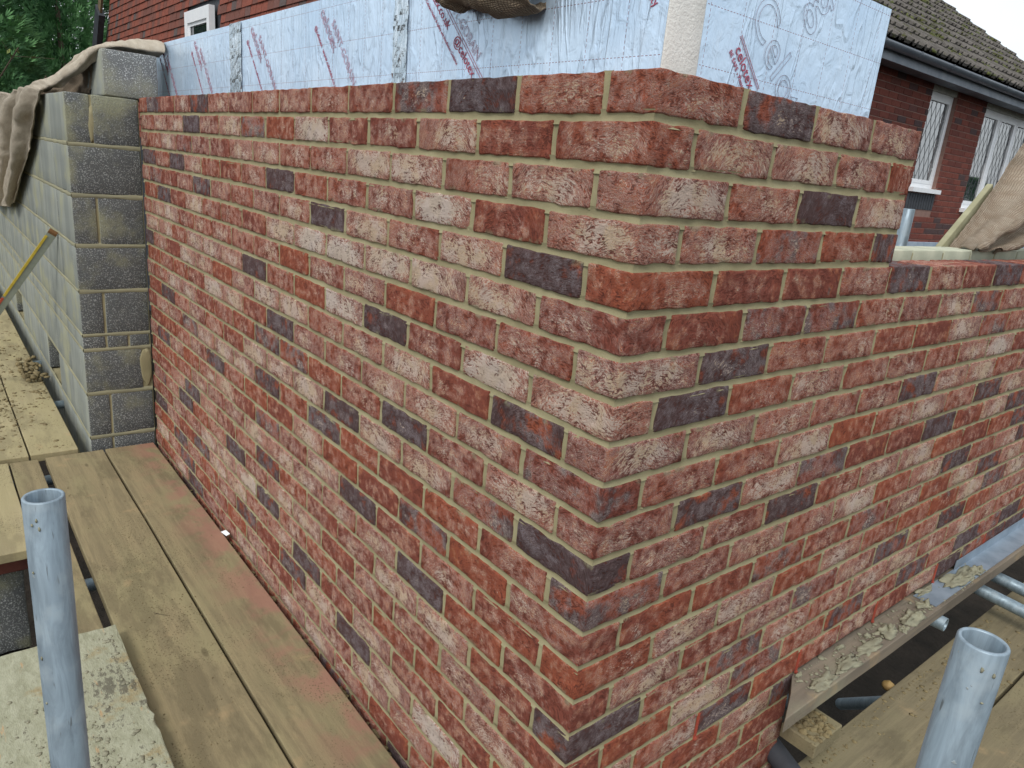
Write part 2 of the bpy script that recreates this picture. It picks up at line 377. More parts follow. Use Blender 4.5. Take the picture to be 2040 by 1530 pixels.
def thing(name, label, cat, loc=(0, 0, 0), group=None):
    o = bpy.data.objects.new(name, None); COL.objects.link(o); o.location = loc; o.empty_display_size = .05
    o['label'] = label; o['category'] = cat
    if group: o['group'] = group
    return o
def tag(o, label, cat, group=None):
    o['label'] = label; o['category'] = cat
    if group: o['group'] = group
    return o
def struct(o): o['kind'] = 'structure'; return o
def box_data(x0, x1, y0, y1, z0, z1, b=0.0):
    if b <= 0:
        v = [(x, y, z) for z in (z0, z1) for y in (y0, y1) for x in (x0, x1)]
        return v, [(0, 2, 3, 1), (4, 5, 7, 6), (0, 1, 5, 4), (2, 6, 7, 3), (0, 4, 6, 2), (1, 3, 7, 5)]
    v = []; idx = {}
    xs, ys, zs = (x0, x1), (y0, y1), (z0, z1)
    for i in (0, 1):
        for j in (0, 1):
            for k in (0, 1):
                sx, sy, sz = (1, -1)[i], (1, -1)[j], (1, -1)[k]
                idx[i, j, k, 'x'] = len(v); v.append((xs[i], ys[j] + sy * b, zs[k] + sz * b))
                idx[i, j, k, 'y'] = len(v); v.append((xs[i] + sx * b, ys[j], zs[k] + sz * b))
                idx[i, j, k, 'z'] = len(v); v.append((xs[i] + sx * b, ys[j] + sy * b, zs[k]))
    f = []
    def q(*a): f.append(tuple(idx[t] for t in a))
    for i in (0, 1):
        o = [(i, 0, 0, 'x'), (i, 1, 0, 'x'), (i, 1, 1, 'x'), (i, 0, 1, 'x')]; q(*(o if i else o[::-1]))
        o = [(0, i, 0, 'y'), (1, i, 0, 'y'), (1, i, 1, 'y'), (0, i, 1, 'y')]; q(*(o[::-1] if i else o))
        o = [(0, 0, i, 'z'), (1, 0, i, 'z'), (1, 1, i, 'z'), (0, 1, i, 'z')]; q(*(o if i else o[::-1]))
    for i in (0, 1):
        for j in (0, 1):
            s = (i + j) % 2
            o = [(i, j, 0, 'x'), (i, j, 1, 'x'), (i, j, 1, 'y'), (i, j, 0, 'y')]; q(*(o if s else o[::-1]))
            o = [(i, 0, j, 'x'), (i, 1, j, 'x'), (i, 1, j, 'z'), (i, 0, j, 'z')]; q(*(o[::-1] if s else o))
            o = [(0, i, j, 'y'), (1, i, j, 'y'), (1, i, j, 'z'), (0, i, j, 'z')]; q(*(o if s else o[::-1]))
    for i in (0, 1):
        for j in (0, 1):
            for k in (0, 1):
                o = [(i, j, k, 'x'), (i, j, k, 'y'), (i, j, k, 'z')]
                q(*(o if (i + j + k) % 2 else o[::-1]))
    return v, f
def box(name, x0, x1, y0, y1, z0, z1, mat, parent=None, b=.003, **props):
    cx, cy, cz = (x0 + x1) / 2, (y0 + y1) / 2, (z0 + z1) / 2
    v, f = box_data(x0 - cx, x1 - cx, y0 - cy, y1 - cy, z0 - cz, z1 - cz, b)
    return obj(name, mesh(name, v, f, mat), parent, (cx, cy, cz), **props)
def join(parts):
    V, F = [], []
    for v, f in parts:
        n = len(V); V += list(v); F += [tuple(i + n for i in q) for q in f]
    return V, F
def grid_box(L, D, H, nx, ny, nz, amp, seed, rnd=.004, edge=.0022):
    """box with close edge loops, rounded irregular arrises and an uneven face"""
    def ax(n, s):
        e = rnd / s
        return [-.5, -.5 + e] + [-.5 + e + (1 - 2 * e) * i / n for i in range(1, n)] + [.5 - e, .5]
    X, Y, Z = ax(nx, L), ax(ny, D), ax(nz, H)
    ids = {}; V = []; F = []
    def vid(i, j, k):
        key = (i, j, k)
        if key in ids: return ids[key]
        p = Vector((X[i] * L, Y[j] * D, Z[k] * H))
        ex, ey, ez = i in (0, len(X) - 1), j in (0, len(Y) - 1), k in (0, len(Z) - 1)
        ne = ex + ey + ez
        if ne >= 2:
            s = rnd * (.30 if ne == 2 else .45)
            if ex: p.x -= math.copysign(s, p.x)
            if ey: p.y -= math.copysign(s, p.y)
            if ez: p.z -= math.copysign(s, p.z)
        nv = noise.noise_vector(p * 26 + Vector((seed * 9.1, seed * 3.3, seed)))
        nw = noise.noise_vector(p * 85 + Vector((seed * 5.1, seed * 1.3, seed * 2)))
        p += Vector((nv.x * edge, nv.y * amp, nv.z * edge)) + Vector((nw.x * edge * .55, nw.y * amp * .6, nw.z * edge * .6))
        ids[key] = len(V); V.append(p); return ids[key]
    a, b, c = len(X) - 1, len(Y) - 1, len(Z) - 1
    for i in range(a):
        for k in range(c):
            F.append((vid(i, 0, k), vid(i + 1, 0, k), vid(i + 1, 0, k + 1), vid(i, 0, k + 1)))
        for j in range(b):
            F.append((vid(i, j, c), vid(i + 1, j, c), vid(i + 1, j + 1, c), vid(i, j + 1, c)))
            F.append((vid(i, j, 0), vid(i, j + 1, 0), vid(i + 1, j + 1, 0), vid(i + 1, j, 0)))
    F.append(tuple(vid(i, b, 0) for i in range(a, -1, -1)) + tuple(vid(0, b, k) for k in range(1, c + 1)) + tuple(vid(i, b, c) for i in range(1, a + 1)) + tuple(vid(a, b, k) for k in range(c - 1, 0, -1)))
    for j in range(b):
        for k in range(c):
            F.append((vid(0, j, k), vid(0, j, k + 1), vid(0, j + 1, k + 1), vid(0, j + 1, k)))
            F.append((vid(a, j, k), vid(a, j + 1, k), vid(a, j + 1, k + 1), vid(a, j, k + 1)))
    return V, F
def project(p):
    d = Vector(p) - CAM; z = d.dot(LK)
    if z <= .05: return None
    return (1020 + 1442.855 * d.dot(RT) / z, 765 + 1442.855 * d.dot(DN) / z, z)
def score(c, size):
    q = project(c)
    if q is None or not (-120 < q[0] < 2160 and -120 < q[1] < 1650): return 0
    return size / q[2] ** 2
def emit_pieces(parent, name, pieces, mats, limit=300):
    """pieces: (template id, templates, matrix, centre, size, props). The largest in view are objects, the rest one joined part."""
    pieces.sort(key=lambda p: -score(p['c'], p['s']))
    cache = {}
    for p in pieces[:limit]:
        k = p['t']
        if k not in cache: cache[k] = mesh(name, p['v'], p['f'], mats[0], p.get('smooth', False))
        obj(name, cache[k], parent, mw=p['m'], **p['props'])
    rest = pieces[limit:]
    if not rest: return
    V, F, A, S = [], [], [], []
    for p in rest:
        n = len(V)
        for v in p['v']: V.append(p['m'] @ Vector(v) - parent.location); A.append(tuple(v)); S.append(p['props'])
        F += [tuple(i + n for i in q) for q in p['f']]
    me = mesh(name + '_rest', V, F, mats[1], rest[0].get('smooth', False))
    at = me.attributes.new('bloc', 'FLOAT_VECTOR', 'POINT'); at.data.foreach_set('vector', [c for a in A for c in a])
    for key in rest[0]['props']:
        at = me.attributes.new(key, 'FLOAT', 'POINT'); at.data.foreach_set('value', [float(s[key]) for s in S])
    o = obj('remaining_' + name + 's', me, parent, parent.location); o['kind'] = 'stuff'
def tube_data(p0, p1, r, ri=None, n=28):
    p0, p1 = Vector(p0), Vector(p1); d = (p1 - p0).normalized()
    a = d.orthogonal().normalized(); b = d.cross(a); V, F = [], []
    rr = r * .92
    prof = [(p0, r), (p1 - d * .0015, r), (p1, r - .0012), (p1, ri + .0008), (p1 - d * .0015, ri), (p0, ri)] if ri else [(p0, 0.001), (p0, r), (p1, r), (p1, .001)]
    for c, q in prof:
        for i in range(n): t = 2 * math.pi * i / n; V.append(c + a * math.cos(t) * q + b * math.sin(t) * q)
    for s in range(len(prof) - 1):
        for i in range(n): j = (i + 1) % n; F.append((s * n + i, s * n + j, (s + 1) * n + j, (s + 1) * n + i))
    return V, F
def tube(name, p0, p1, r, mat, parent=None, ri=None, n=28):
    p0, p1 = Vector(p0), Vector(p1)
    V, F = tube_data((0, 0, 0), p1 - p0, r, ri, n)
    return obj(name, mesh(name, V, F, mat, True), parent, p0)
def lump_data(c, rx, ry, rz, seed, nu=14, nv=8, flat=True, amp=.35):
    V, F = [], []
    for j in range(nv + 1):
        ph = math.pi * j / nv
        for i in range(nu):
            th = 2 * math.pi * i / nu
            d = Vector((math.sin(ph) * math.cos(th), math.sin(ph) * math.sin(th), math.cos(ph)))
            k = 1 + amp * noise.noise(d * 1.7 + Vector((seed * 3.7, seed, 1))) * 1.6 + amp * .5 * noise.noise(d * 4.5 + Vector((seed, 2, seed * 2)))
            p = Vector((d.x * rx * k, d.y * ry * k, max(d.z, -.25 if flat else -1) * rz * k))
            V.append(Vector(c) + p)
    for j in range(nv):
        for i in range(nu): F.append((j * nu + i, (j + 1) * nu + i, (j + 1) * nu + (i + 1) % nu, j * nu + (i + 1) % nu))
    return V, F

# ------------------------------------------------------------------ ground
def build_ground():
    V, F = [], []; n = 60
    for j in range(n + 1):
        for i in range(n + 1):
            a = (i / n * 2 - 1); b = (j / n * 2 - 1)
            x = math.copysign(abs(a) ** 2.4, a) * 150; y = math.copysign(abs(b) ** 2.4, b) * 150
            V.append((x, y, -3.25 + (.06 * noise.noise(Vector((x, y, 0)) * 1.3) if abs(x) < 20 else 0)))
    for j in range(n):
        for i in range(n): q = j * (n + 1) + i; F.append((q, q + 1, q + n + 2, q + n + 1))
    struct(obj('ground', mesh('ground', V, F, MSOIL, True)))
build_ground()

# ------------------------------------------------------------------ the brick corner
TA = ['.pDdrpppppDprDr', '.rPrrWrdWpDPPp', '.PpWWppPPrpdPp', '.rWpprDprrPDpD', '.DWpWDppppDprdp', '.PWWWWWrppWrDr', '.pprPprpppppPP', '.WrDW..DPPPpPP', '.DrWppWW...Pr.D', '.pPP..D.WW', '.PpDp.dd', '.dPPDWPP....D', '.r.rrD.D..P.p', '.rd..P...D.p', '.rpr.P.......D', '.rD....Pp.p', '.rPP...Dp.PDP', '.pp..P..D..Dp', '.Pprpr......p', '.rrP.DP.W.D..D', '..WPDP..D.p', '...P', '.....PPpPp.D', '.']
TC = 'qpPPrpPPqdpDdprrDr......'
TB = ['.DPp', '.PPpr', '.pDW', '.PdrD', '.rrpDprD', '.rddppPdp', '.DpprrPd', '.DrPpppPW', '.PPppDPPp', '.prWrpPpDP', '.DPdrrDrPD', '.p.DrPPrrr', '..P..rPDpP', '...d..prPDP', '.PPrP', '...Pdp..D', '.p.P.PP', '...d.D.Dp..D', '..D.p...D.D', '...P', '.', '.', '.', '.']
ROWS = 24
def tone(ch):
    if ch == '.': ch = rng.choices('rpPDdW', (40, 34, 12, 8, 4, 2))[0]
    j = rng.uniform
    return {'r': (j(.0, .26), j(0, .16)), 'p': (j(.28, .48), j(0, .2)), 'P': (j(.58, .78), j(0, .12)), 'W': (j(.82, .93), 0),
            'D': (j(.0, .3), j(.66, .95)), 'd': (j(.25, .4), j(.42, .55)), 'q': (j(.45, .6), j(.18, .28))}[ch]
wall = thing('brick_wall', 'mottled red brick wall corner with dark and limewashed bricks and olive mortar', 'brick wall', (0, 0, -1.8))
VAR = [grid_box(.2110, .1015, .0628, 12, 4, 4, .0016, s, .0028, .0026) for s in range(12)]
pieces = []
def add_brick(cx, cy, cz, rz, ch, sx=1.0):
    t = rng.randrange(12); v, f = VAR[t]
    flip = rng.random() < .5
    m = Matrix.Translation((cx, cy, cz)) @ Euler((R(rng.uniform(-.35, .35)), R(rng.uniform(-.35, .35)), rz + R(rng.uniform(-.3, .3)))).to_matrix().to_4x4() @ Matrix.Diagonal((sx, 1, 1, 1))
    pl, dk = tone(ch)
    pieces.append(dict(t=t, v=v, f=f, m=m, c=(cx, cy, cz), s=.0035 + .014 * sx, smooth=True, props=dict(pale=float(pl), dark=float(dk), seed=rng.uniform(0, 60))))
AEND = 3.172
JA, JB = {}, {}
for r in range(1, ROWS + 1):
    z = -(.0325 + .075 * (r - 1)); odd = r % 2
    j = lambda: rng.uniform(-.0011, .0011)
    ch = TC[r - 1]
    if odd: add_brick(-.0511 + j() * .5, .1062 + j() * .3, z, math.pi / 2, ch)
    else: add_brick(-.1062 + j() * .3, .0511 + j() * .5, z, 0, ch)
    # wall A
    u = .1125 if odd else .225; i = 1; JA[r] = [u - .005]
    while u < AEND - .05:
        e = min(u + .215, AEND); c = TA[r - 1][i] if i < len(TA[r - 1]) else '.'
        add_brick(-(u + e) / 2 + j(), .0511 + j(), z + j() * .6, math.pi if rng.random() < 0 else 0, c, (e - u) / .215)
        u = e + .010; i += 1
        if u < AEND - .05: JA[r].append(u - .005)
    end = .888 if (r <= 4 or r >= 20) else 3.45
    u = .225 if odd else .1125; i = 1; JB[r] = [u - .005]
    while u < end - .05:
        e = min(u + .215, end); c = TB[r - 1][i] if i < len(TB[r - 1]) else '.'
        if r >= 5 and r < 20 or u < end:
            add_brick(-.0511 + j(), (u + e) / 2 + j(), z + j() * .6, math.pi / 2, c, (e - u) / .215)
        u = e + .010; i += 1
        if u < end - .05: JB[r].append(u - .005)
emit_pieces(wall, 'brick', pieces, [MB, MBJ], 300)

def build_mortar():
    V, F = [], []
    def nz(p, s): return noise.noise(Vector(p) * s)
    def P(wl, u, d, z):            # wall-plane coords to world: d = recess behind the face
        return (-u, d, z) if wl == 'A' else (-d, u, z)
    tt = [-1, -.72, -.35, 0, .35, .72, 1]
    def prof(t): return .0016 + .0030 * (1 - t * t)
    def strip(wl, u0, u1, zc, k, mitre):
        n = max(2, int((u1 - u0) / .014)); base = len(V)
        for i in range(n + 1):
            u = u0 + (u1 - u0) * i / n
            for t in tt:
                w = nz((u * 1., zc, 3.1 if wl == 'A' else 7.7), 9) * .0011 + nz((u, zc, 1.7), 34) * .0009
                h = .0120 + nz((u, zc + t, 9), 22) * .0006
                d = prof(t) + nz((u, zc * 3 + t * .02, 5), 30) * .0016 + nz((u, zc * 3 + t * .03, 5), 95) * .0007
                uu = u
                if mitre and i == 0: uu = d
                V.append(P(wl, uu, d, zc + w * .8 + t * h))
        m = len(tt)
        for i in range(n):
            for q in range(m - 1):
                a = base + i * m + q; f = (a, a + m, a + m + 1, a + 1)
                F.append(f if wl == 'B' else f[::-1])
    def perp(wl, u, z0, z1):
        n = 6; base = len(V)
        for i in range(n + 1):
            z = z0 + (z1 - z0) * i / n
            for t in tt:
                d = prof(t) + .0007 + nz((u * 7, z, t * .1), 40) * .0015
                V.append(P(wl, u + t * .0108 + nz((u, z, 2), 50) * .0009, d, z))
        m = len(tt)
        for i in range(n):
            for q in range(m - 1):
                a = base + i * m + q; f = (a, a + m, a + m + 1, a + 1)
                F.append(f if wl == 'A' else f[::-1])
    for k in range(1, ROWS + 1):
        zc = -(.075 * k - .005)
        strip('A', .004, AEND, zc, k, True)
        endB = .885 if (k < 4 or k >= 20) else 3.45
        if k == 4: endB = .885
        strip('B', .004, endB if k != 19 else .885, zc, k, True)
        zt = -(.075 * (k - 1)) - .0045 + (.0 if k > 1 else .003)
        for u in JA[k]: perp('A', u, -(.075 * k - .012) - .002, zt + .001)
        for u in JB[k]: perp('B', u, -(.075 * k - .012) - .002, zt + .001)
    v, f = join([(V, F), box_data(-AEND, -.098, .0065, .095, -1.8, -.0035), box_data(-.095, -.0065, .0065, .88, -1.8, -.0035),
                 box_data(-.095, -.0065, .8805, 3.44, -1.4195, -.3035)])
    o = obj('mortar', mesh('mortar', v, f, MMORT, True), wall, (0, 0, 0))
build_mortar()
# perforated weep vents in the perpends above the lintel
for y in (.4475, .8975, 1.3475, 1.7975, 2.2475, 2.6975):
    ps = [box_data(-.004, .0006, y - .0028, y - .0018, -1.421, -1.352), box_data(-.004, .0006, y + .0018, y + .0028, -1.421, -1.352)]
    for i in range(9): ps.append(box_data(-.004, .0003, y - .0019, y + .0019, -1.421 + i * .008, -1.4185 + i * .008))
    ps.append(box_data(-.004, .003, y - .004, y + .004, -1.427, -1.4212))
    v, f = join(ps); obj('weep_vent', mesh('weep_vent', v, f, MWEEP), wall, (0, 0, 0))

# ------------------------------------------------------------------ block wall on the left
bw = thing('block_wall', 'grey concrete block wall with smeared olive joints and vent gaps, left of the brickwork', 'block wall', (-3.2, -.305, -1.9))
XF, YF = -3.182, -.305
courses = [(-.012, -.226), (-.239, -.452), (-.466, -.685), (-.699, -.903), (-.916, -1.121), None, (-1.208, -1.421), (-1.435, -1.652), (-1.666, -1.88)]
bi = 0; blocks = []
def add_block(x0, x1, y0, y1, z0, z1, amp=.0016):
    global bi; bi += 1
    cx, cy, cz = (x0 + x1) / 2, (y0 + y1) / 2, (z0 + z1) / 2
    v, f = grid_box(x1 - x0, y1 - y0, z1 - z0, 3, 3, 3, amp, bi, .006, .0018)
    obj('block', mesh('block', v, f, MBLK, True), bw, (cx, cy, cz), seed=float(bi))
for ci, c in enumerate(courses):
    if c is None:
        z1, z0 = -1.133, -1.196; x = XF
        for i in range(26):
            add_block(x - .215, x, YF, YF + .1, z0, z1); x -= .225
        add_block(XF - .1, XF, YF + .108, YF + .20, z0, z1); add_block(XF - .1, XF, YF + .208, YF + .30, z0, z1)
        continue
    z1, z0 = c; full = ci in (1, 3, 6)
    x = XF
    if full:
        add_block(XF - .1, XF, YF, -.002 if ci != 6 else -.045, z0, z1); x = XF - .11
    else:
        add_block(XF - .1, XF, YF + .108, -.003, z0, z1)
    if full: pass
    k = 0
    while x > -9.2:
        L = .44 if not (full and k == 0) else .33
        if ci == 7 and (-4.5 < x - L / 2 < -4.0 or -6.3 < x - L / 2 < -5.85): x -= L + .01; k += 1; continue
        add_block(x - L, x, YF, YF + .1, z0, z1); x -= L + .010; k += 1
m = [box_data(-9.2, XF - .004, YF + .004, YF + .09, -1.435, -.014), box_data(-3.90, XF - .004, YF + .004, YF + .09, -2.2, -1.4355), box_data(-5.72, -4.60, YF + .004, YF + .09, -2.2, -1.4355),
     box_data(-9.2, -6.4, YF + .004, YF + .09, -2.2, -1.4355), box_data(XF - .09, XF - .004, YF + .0905, -.001, -2.2, -.014), box_data(-6.399, -5.721, YF + .005, YF + .09, -2.2, -1.66), box_data(-4.599, -3.901, YF + .005, YF + .09, -2.2, -1.66)]
v, f = join(m); obj('mortar', mesh('mortar', v, f, MMORT), bw, (0, 0, 0))
box('added_cavity_backing', -9.2, XF - .12, YF + .18, YF + .28, -2.2, -.02, MBLK, bw, 0, seed=5.)  # added backing wall: blocks sky and ground so the vent gaps stay dark
# smeared mortar lines, proud of the joints
sm = []
zj = [-.232, -.459, -.692, -.910, -1.127, -1.202, -1.428, -1.659]
def smear_line(face, a0, a1, z, seed, w=.008):
    V, F = [], []; n = max(3, int(abs(a1 - a0) / .03))
    for i in range(n + 1):
        a = a0 + (a1 - a0) * i / n
        ww = w * (1.45 + 1.1 * noise.noise(Vector((a * 12, z * 9, seed)))); dd = .0006 + .0012 * noise.noise(Vector((a * 30, z, seed)))
        zz = z + .002 * noise.noise(Vector((a * 7, z, seed + 4)))
        for s, d in ((-1, .004), (-.5, -dd), (.5, -dd), (1, .004)):
            V.append((a, YF + d, zz + s * ww) if face == 'L' else (XF - d, a, zz + s * ww))
    for i in range(n):
        for q in range(3):
            a = i * 4 + q; f = (a, a + 4, a + 5, a + 1); F.append(f if face == 'R' else f[::-1])
    return V, F
for i, z in enumerate(zj):
    sm.append(smear_line('L', XF - .002, -9.1, z, i)); sm.append(smear_line('R', YF + .002, -.002, z, i + 20, .009))
MSMEAR = simple_mat('olive_smear', (.33, .31, .20), (.26, .25, .17), .95, .1, scale=6, bump=.002)
v, f = join(sm); obj('joint_smear', mesh('joint_smear', v, f, MSMEAR, True), bw, (0, 0, 0))
patch = lump_data((XF + .0015, -.028, -1.3), .004, .028, .10, 5, flat=False, amp=.15)
obj('mortar_patch', mesh('mortar_patch', *patch, MMORT, True), bw, (0, 0, 0))
patch = lump_data((XF - .004, -.20, -.13), .005, .020, .085, 8, flat=False, amp=.5)
obj('mortar_patch', mesh('mortar_patch', *patch, MMORT, True), bw, (0, 0, 0))

tb = grid_box(.42, .232, .2, 4, 4, 4, .002, 77, .007, .002)
o = obj('top_block', mesh('top_block', *tb, MBLKL, True), None, (-3.40, -.025, .092), seed=3.)
tag(o, 'single pale open-textured concrete block standing alone on top of the wall', 'concrete block')
box2 = grid_box(.9, .1, .10, 4, 2, 2, .002, 78, .007, .002)
o = obj('distant_block', mesh('distant_block', *box2, MBLKL, True), None, (-6.6, -.02, .05), seed=9.)
tag(o, 'low pale block course end beyond the draped cloth at the left edge', 'concrete block')

# ------------------------------------------------------------------ insulation boards
def text(parent, body, size, pos, ang, face, mat, outline=0., name='lettering', italic=0.):
    c = bpy.data.curves.new(name, 'FONT'); c.body = body; c.size = size; c.shear = italic
    if outline: c.fill_mode = 'NONE'; c.bevel_depth = outline; c.bevel_resolution = 0
    else: c.extrude = .0003
    c.resolution_u = 4; c.materials.append(mat)
    ca, sa = math.cos(ang), math.sin(ang)
    if face == 'A': X = Vector((ca, 0, sa)); N = Vector((0, -1, 0))
    else: X = Vector((0, ca, sa)); N = Vector((1, 0, 0))
    Y = N.cross(X); mw = Matrix((X, Y, N)).transposed().to_4x4(); mw.translation = pos
    t = bpy.data.objects.new('tmp', c); COL.objects.link(t); bpy.context.view_layer.update()
    me = bpy.data.meshes.new_from_object(t.evaluated_get(bpy.context.evaluated_depsgraph_get())); bpy.data.objects.remove(t); me.name = name
    return obj(name, me, parent, mw=mw)
IG = 'foil faced insulation boards behind the brickwork'
YA, XB = .1545, -.142
def board_A(x0, x1, z0, z1, label):
    b = thing('insulation_board', label, 'insulation board', ((x0 + x1) / 2, YA, z0), IG)
    box('foil_facing', x0, x1, YA, YA + .0015, z0, z1, MFX, b, 0)
    v, f = grid_box(x1 - x0, .1, z1 - z0, 8, 3, 4, .001, 5, .004, .0012)
    obj('foam_core', mesh('foam_core', v, f, MFOAM, True), b, ((x0 + x1) / 2, YA + .0525, (z0 + z1) / 2))
    return b
a1 = board_A(-3.46, -2.29, -.18, .270, 'leftmost foil insulation board, beside the pale top block')
a2 = board_A(-2.285, -1.03, -.18, .274, 'middle foil insulation board between the two silver tape strips')
a3 = board_A(-1.025, -.140, -.18, .276, 'foil insulation board under the hanging hessian, printed with outlined lettering')
b1 = thing('insulation_board', 'short foil insulation board on the right return with a large outlined logo', 'insulation board', (XB, .58, -.18), IG)
box('foil_facing', XB - .0015, XB, .2565, .910, -.18, .262, MFY, b1, 0)
v, f = grid_box(.1, .653, .442, 3, 5, 4, .001, 6, .004, .0012)
obj('foam_core', mesh('foam_core', v, f, MFOAM, True), b1, (XB - .0535, .5835, .041))
D45 = R(-45)
YT, XT = YA - .0012, XB + .0012
text(a3, 'SAINT-GOBAIN', .031, (-.832, YT, .213), D45, 'A', MINK, .0004)
text(a3, '@celotex', .030, (-.783, YT, .112), D45, 'A', MINK)
text(a3, 'www.celotex.co.uk', .028, (-.965, YT, .291), D45, 'A', MINK)
text(a3, 'Please refer to Celotex Health & Safety and Installation Guidance', .0105, (-.96, YT, .254), D45, 'A', MINK)
text(a3, 'Celotex', .096, (-.905, YT, .362), D45, 'A', MINKD, .0007)
text(a3, 'Health & Safety', .021, (-.262, YT, .216), D45, 'A', MINK)
for x in (-.793, -.788):
    pass
def line(parent, p0, p1, w, face, mat):
    p0, p1 = Vector(p0), Vector(p1); d = (p1 - p0).normalized(); N = Vector((0, -1, 0)) if face == 'A' else Vector((1, 0, 0)); s = N.cross(d) * w / 2
    n = N * .0004
    V = [p0 - s, p1 - s, p1 + s, p0 + s, p0 - s + n, p1 - s + n, p1 + s + n, p0 + s + n]
    return obj('printed_line', mesh('printed_line', V, [(4, 5, 6, 7), (0, 3, 2, 1), (0, 1, 5, 4), (1, 2, 6, 5), (2, 3, 7, 6), (3, 0, 4, 7)], mat), parent, (0, 0, 0))
line(a3, (-.832, YT, .203), (-.648, YT, .020), .0012, 'A', MINK); line(a3, (-.837, YT, .199), (-.653, YT, .016), .0012, 'A', MINK)
text(b1, 'Celotex', .112, (XT, .385, .158), D45, 'B', MINKD, .00045)
text(b1, 'g', .15, (XT, .575, .215), D45, 'B', MINKD, .00045)
text(b1, 'celotex', .030, (XT, .358, .088), D45, 'B', MINK)
text(b1, 'BE SAFE - Please', .0125, (XT, .341, .082), D45, 'B', MINK)
line(b1, (XT, .367, .113), (XT, .45, .030), .0012, 'B', MINK); line(b1, (XT, .371, .116), (XT, .454, .033), .0012, 'B', MINK)
for bd, xs in ((a1, (-3.25, -2.72)), (a2, (-2.02, -1.42))):
    for x in xs:
        text(bd, 'celotex', .05, (x - .10, YT, .235), R(-50), 'A', MINK, .0005)
        text(bd, 'SAINT-GOBAIN', .034, (x - .02, YT, .20), R(-50), 'A', MINK, .0004)
        text(bd, '@celotex  www.celotex.co.uk', .02, (x - .14, YT, .20), R(-50), 'A', MINK)
TG = 'silver foil tape strips on the insulation'
def tape(x0, x1, z0, z1, seed, label):
    V, F = [], []; nx, nz_ = 8, 34
    for j in range(nz_ + 1):
        for i in range(nx + 1):
            x = x0 + (x1 - x0) * i / nx; z = z0 + (z1 - z0) * j / nz_
            e = .004 * noise.noise(Vector((z * 20, seed, i // 5)))
            d = .0035 + .0032 * noise.noise(Vector((x * 60, z * 45, seed))) + .002 * noise.noise(Vector((x * 150, z * 120, seed)))
            V.append((x + (e if i in (0, nx) else 0), YA - max(.0012, d), z))
    for j in range(nz_):
        for i in range(nx): a = j * (nx + 1) + i; F.append((a, a + 1, a + nx + 2, a + nx + 1))
    me = mesh('foil_tape', [(v[0] - x0, v[1] - YA, v[2] - z0) for v in V], F, MTAPE)
    o = obj('foil_tape', me, None, (x0, YA, z0)); tag(o, label, 'foil tape', TG)
tape(-2.345, -2.215, -.15, .273, 1, 'wider crinkled silver tape strip over the left board joint')
tape(-1.063, -.992, -.15, .277, 2, 'narrow crinkled silver tape strip left of the hanging hessian')

# ------------------------------------------------------------------ scaffold boards
BG = 'scaffold boards of the left walkway'
def plank(name, x0, x1, y0, y1, zt, th, mat, label, group, seed, nl=24, nw=5, amp=.0012, axis='X', rag=0.):
    L, W = (x1 - x0, y1 - y0)
    V, F = grid_box(L, W, th, nl if axis == 'X' else nw, nw if axis == 'X' else nl, 1, 0, seed, .003, .0005)
    for q in V:
        X = q.x + (x0 + x1) / 2; Y = q.y + (y0 + y1) / 2
        q.z += amp * noise.noise(Vector((X * 1.3, Y * 2, seed))) * 2
        if axis == 'X': q.y += .0025 * noise.noise(Vector((X * 2.5, seed, math.copysign(1, q.y)))) + rag * noise.noise(Vector((X * 28, seed, math.copysign(2, q.y)))) * (abs(q.y) > W / 2 - .02)
        else: q.x += .0025 * noise.noise(Vector((Y * 2.5, seed, math.copysign(1, q.x))))
        if rag and abs(q.x) > L / 2 - .02: q.x += rag * noise.noise(Vector((Y * 30, seed, 3)))
    o = obj(name, mesh(name, V, F, mat, False), None, ((x0 + x1) / 2, (y0 + y1) / 2, zt - th / 2), seed=seed * 1.7)
    return tag(o, label, 'scaffold board', group)
plank('scaffold_board', -3.105, .95, -.254, -.030, -1.700, .038, MBOARD, 'long clean scaffold board lying right against the foot of the brick wall', BG, 1)
plank('scaffold_board', -3.11, .95, -.512, -.264, -1.701, .038, MBOARD, 'long scaffold board second from the brick wall, with a small twig on it', BG, 2)
plank('scaffold_board', -3.11, .6, -.655, -.542, -1.703, .038, MBOARD, 'narrow scaffold board beyond the dark gap, behind the left steel tube', BG, 3)
plank('scaffold_board', -3.11, -2.20, -.885, -.662, -1.700, .038, MBOARD2, 'short pale board with a sawn end above the dark hole at the left edge', BG, 4)
BG2 = 'muddy boards along the block wall'
plank('scaffold_board', -8.8, -3.132, -.568, -.368, -1.688, .038, MBOARD2, 'muddy far board running alongside the block wall', BG2, 5)
plank('scaffold_board', -8.8, -3.128, -.800, -.575, -1.689, .038, MBOARD2, 'muddy far board second out from the block wall', BG2, 6)
plank('scaffold_board', -8.8, -3.135, -1.03, -.806, -1.688, .038, MBOARD2, 'outermost muddy far board at the left edge', BG2, 7)
o = plank('timber_sheet', -1.485, .5, -1.15, -.520, -1.652, .02, MSHEET, 'splintered sheet caked in pale green mortar, bottom left foreground', None, 8, 60, 26, .002, rag=.010)
o['category'] = 'timber sheet'
RG = 'scaffold boards of the right walkway'
plank('scaffold_board', .056, .283, .02, 4.6, -1.700, .038, MBOARDR, 'right walkway board nearest the dark gap and the brick wall', RG, 11, axis='Y')
plank('scaffold_board', .292, .517, -.1, 4.6, -1.701, .038, MBOARDR, 'right walkway board behind the foreground steel tube', RG, 12, axis='Y')
plank('scaffold_board', .527, .752, -.3, 4.6, -1.700, .038, MBOARDR, 'outer right walkway board at the picture corner', RG, 13, axis='Y')
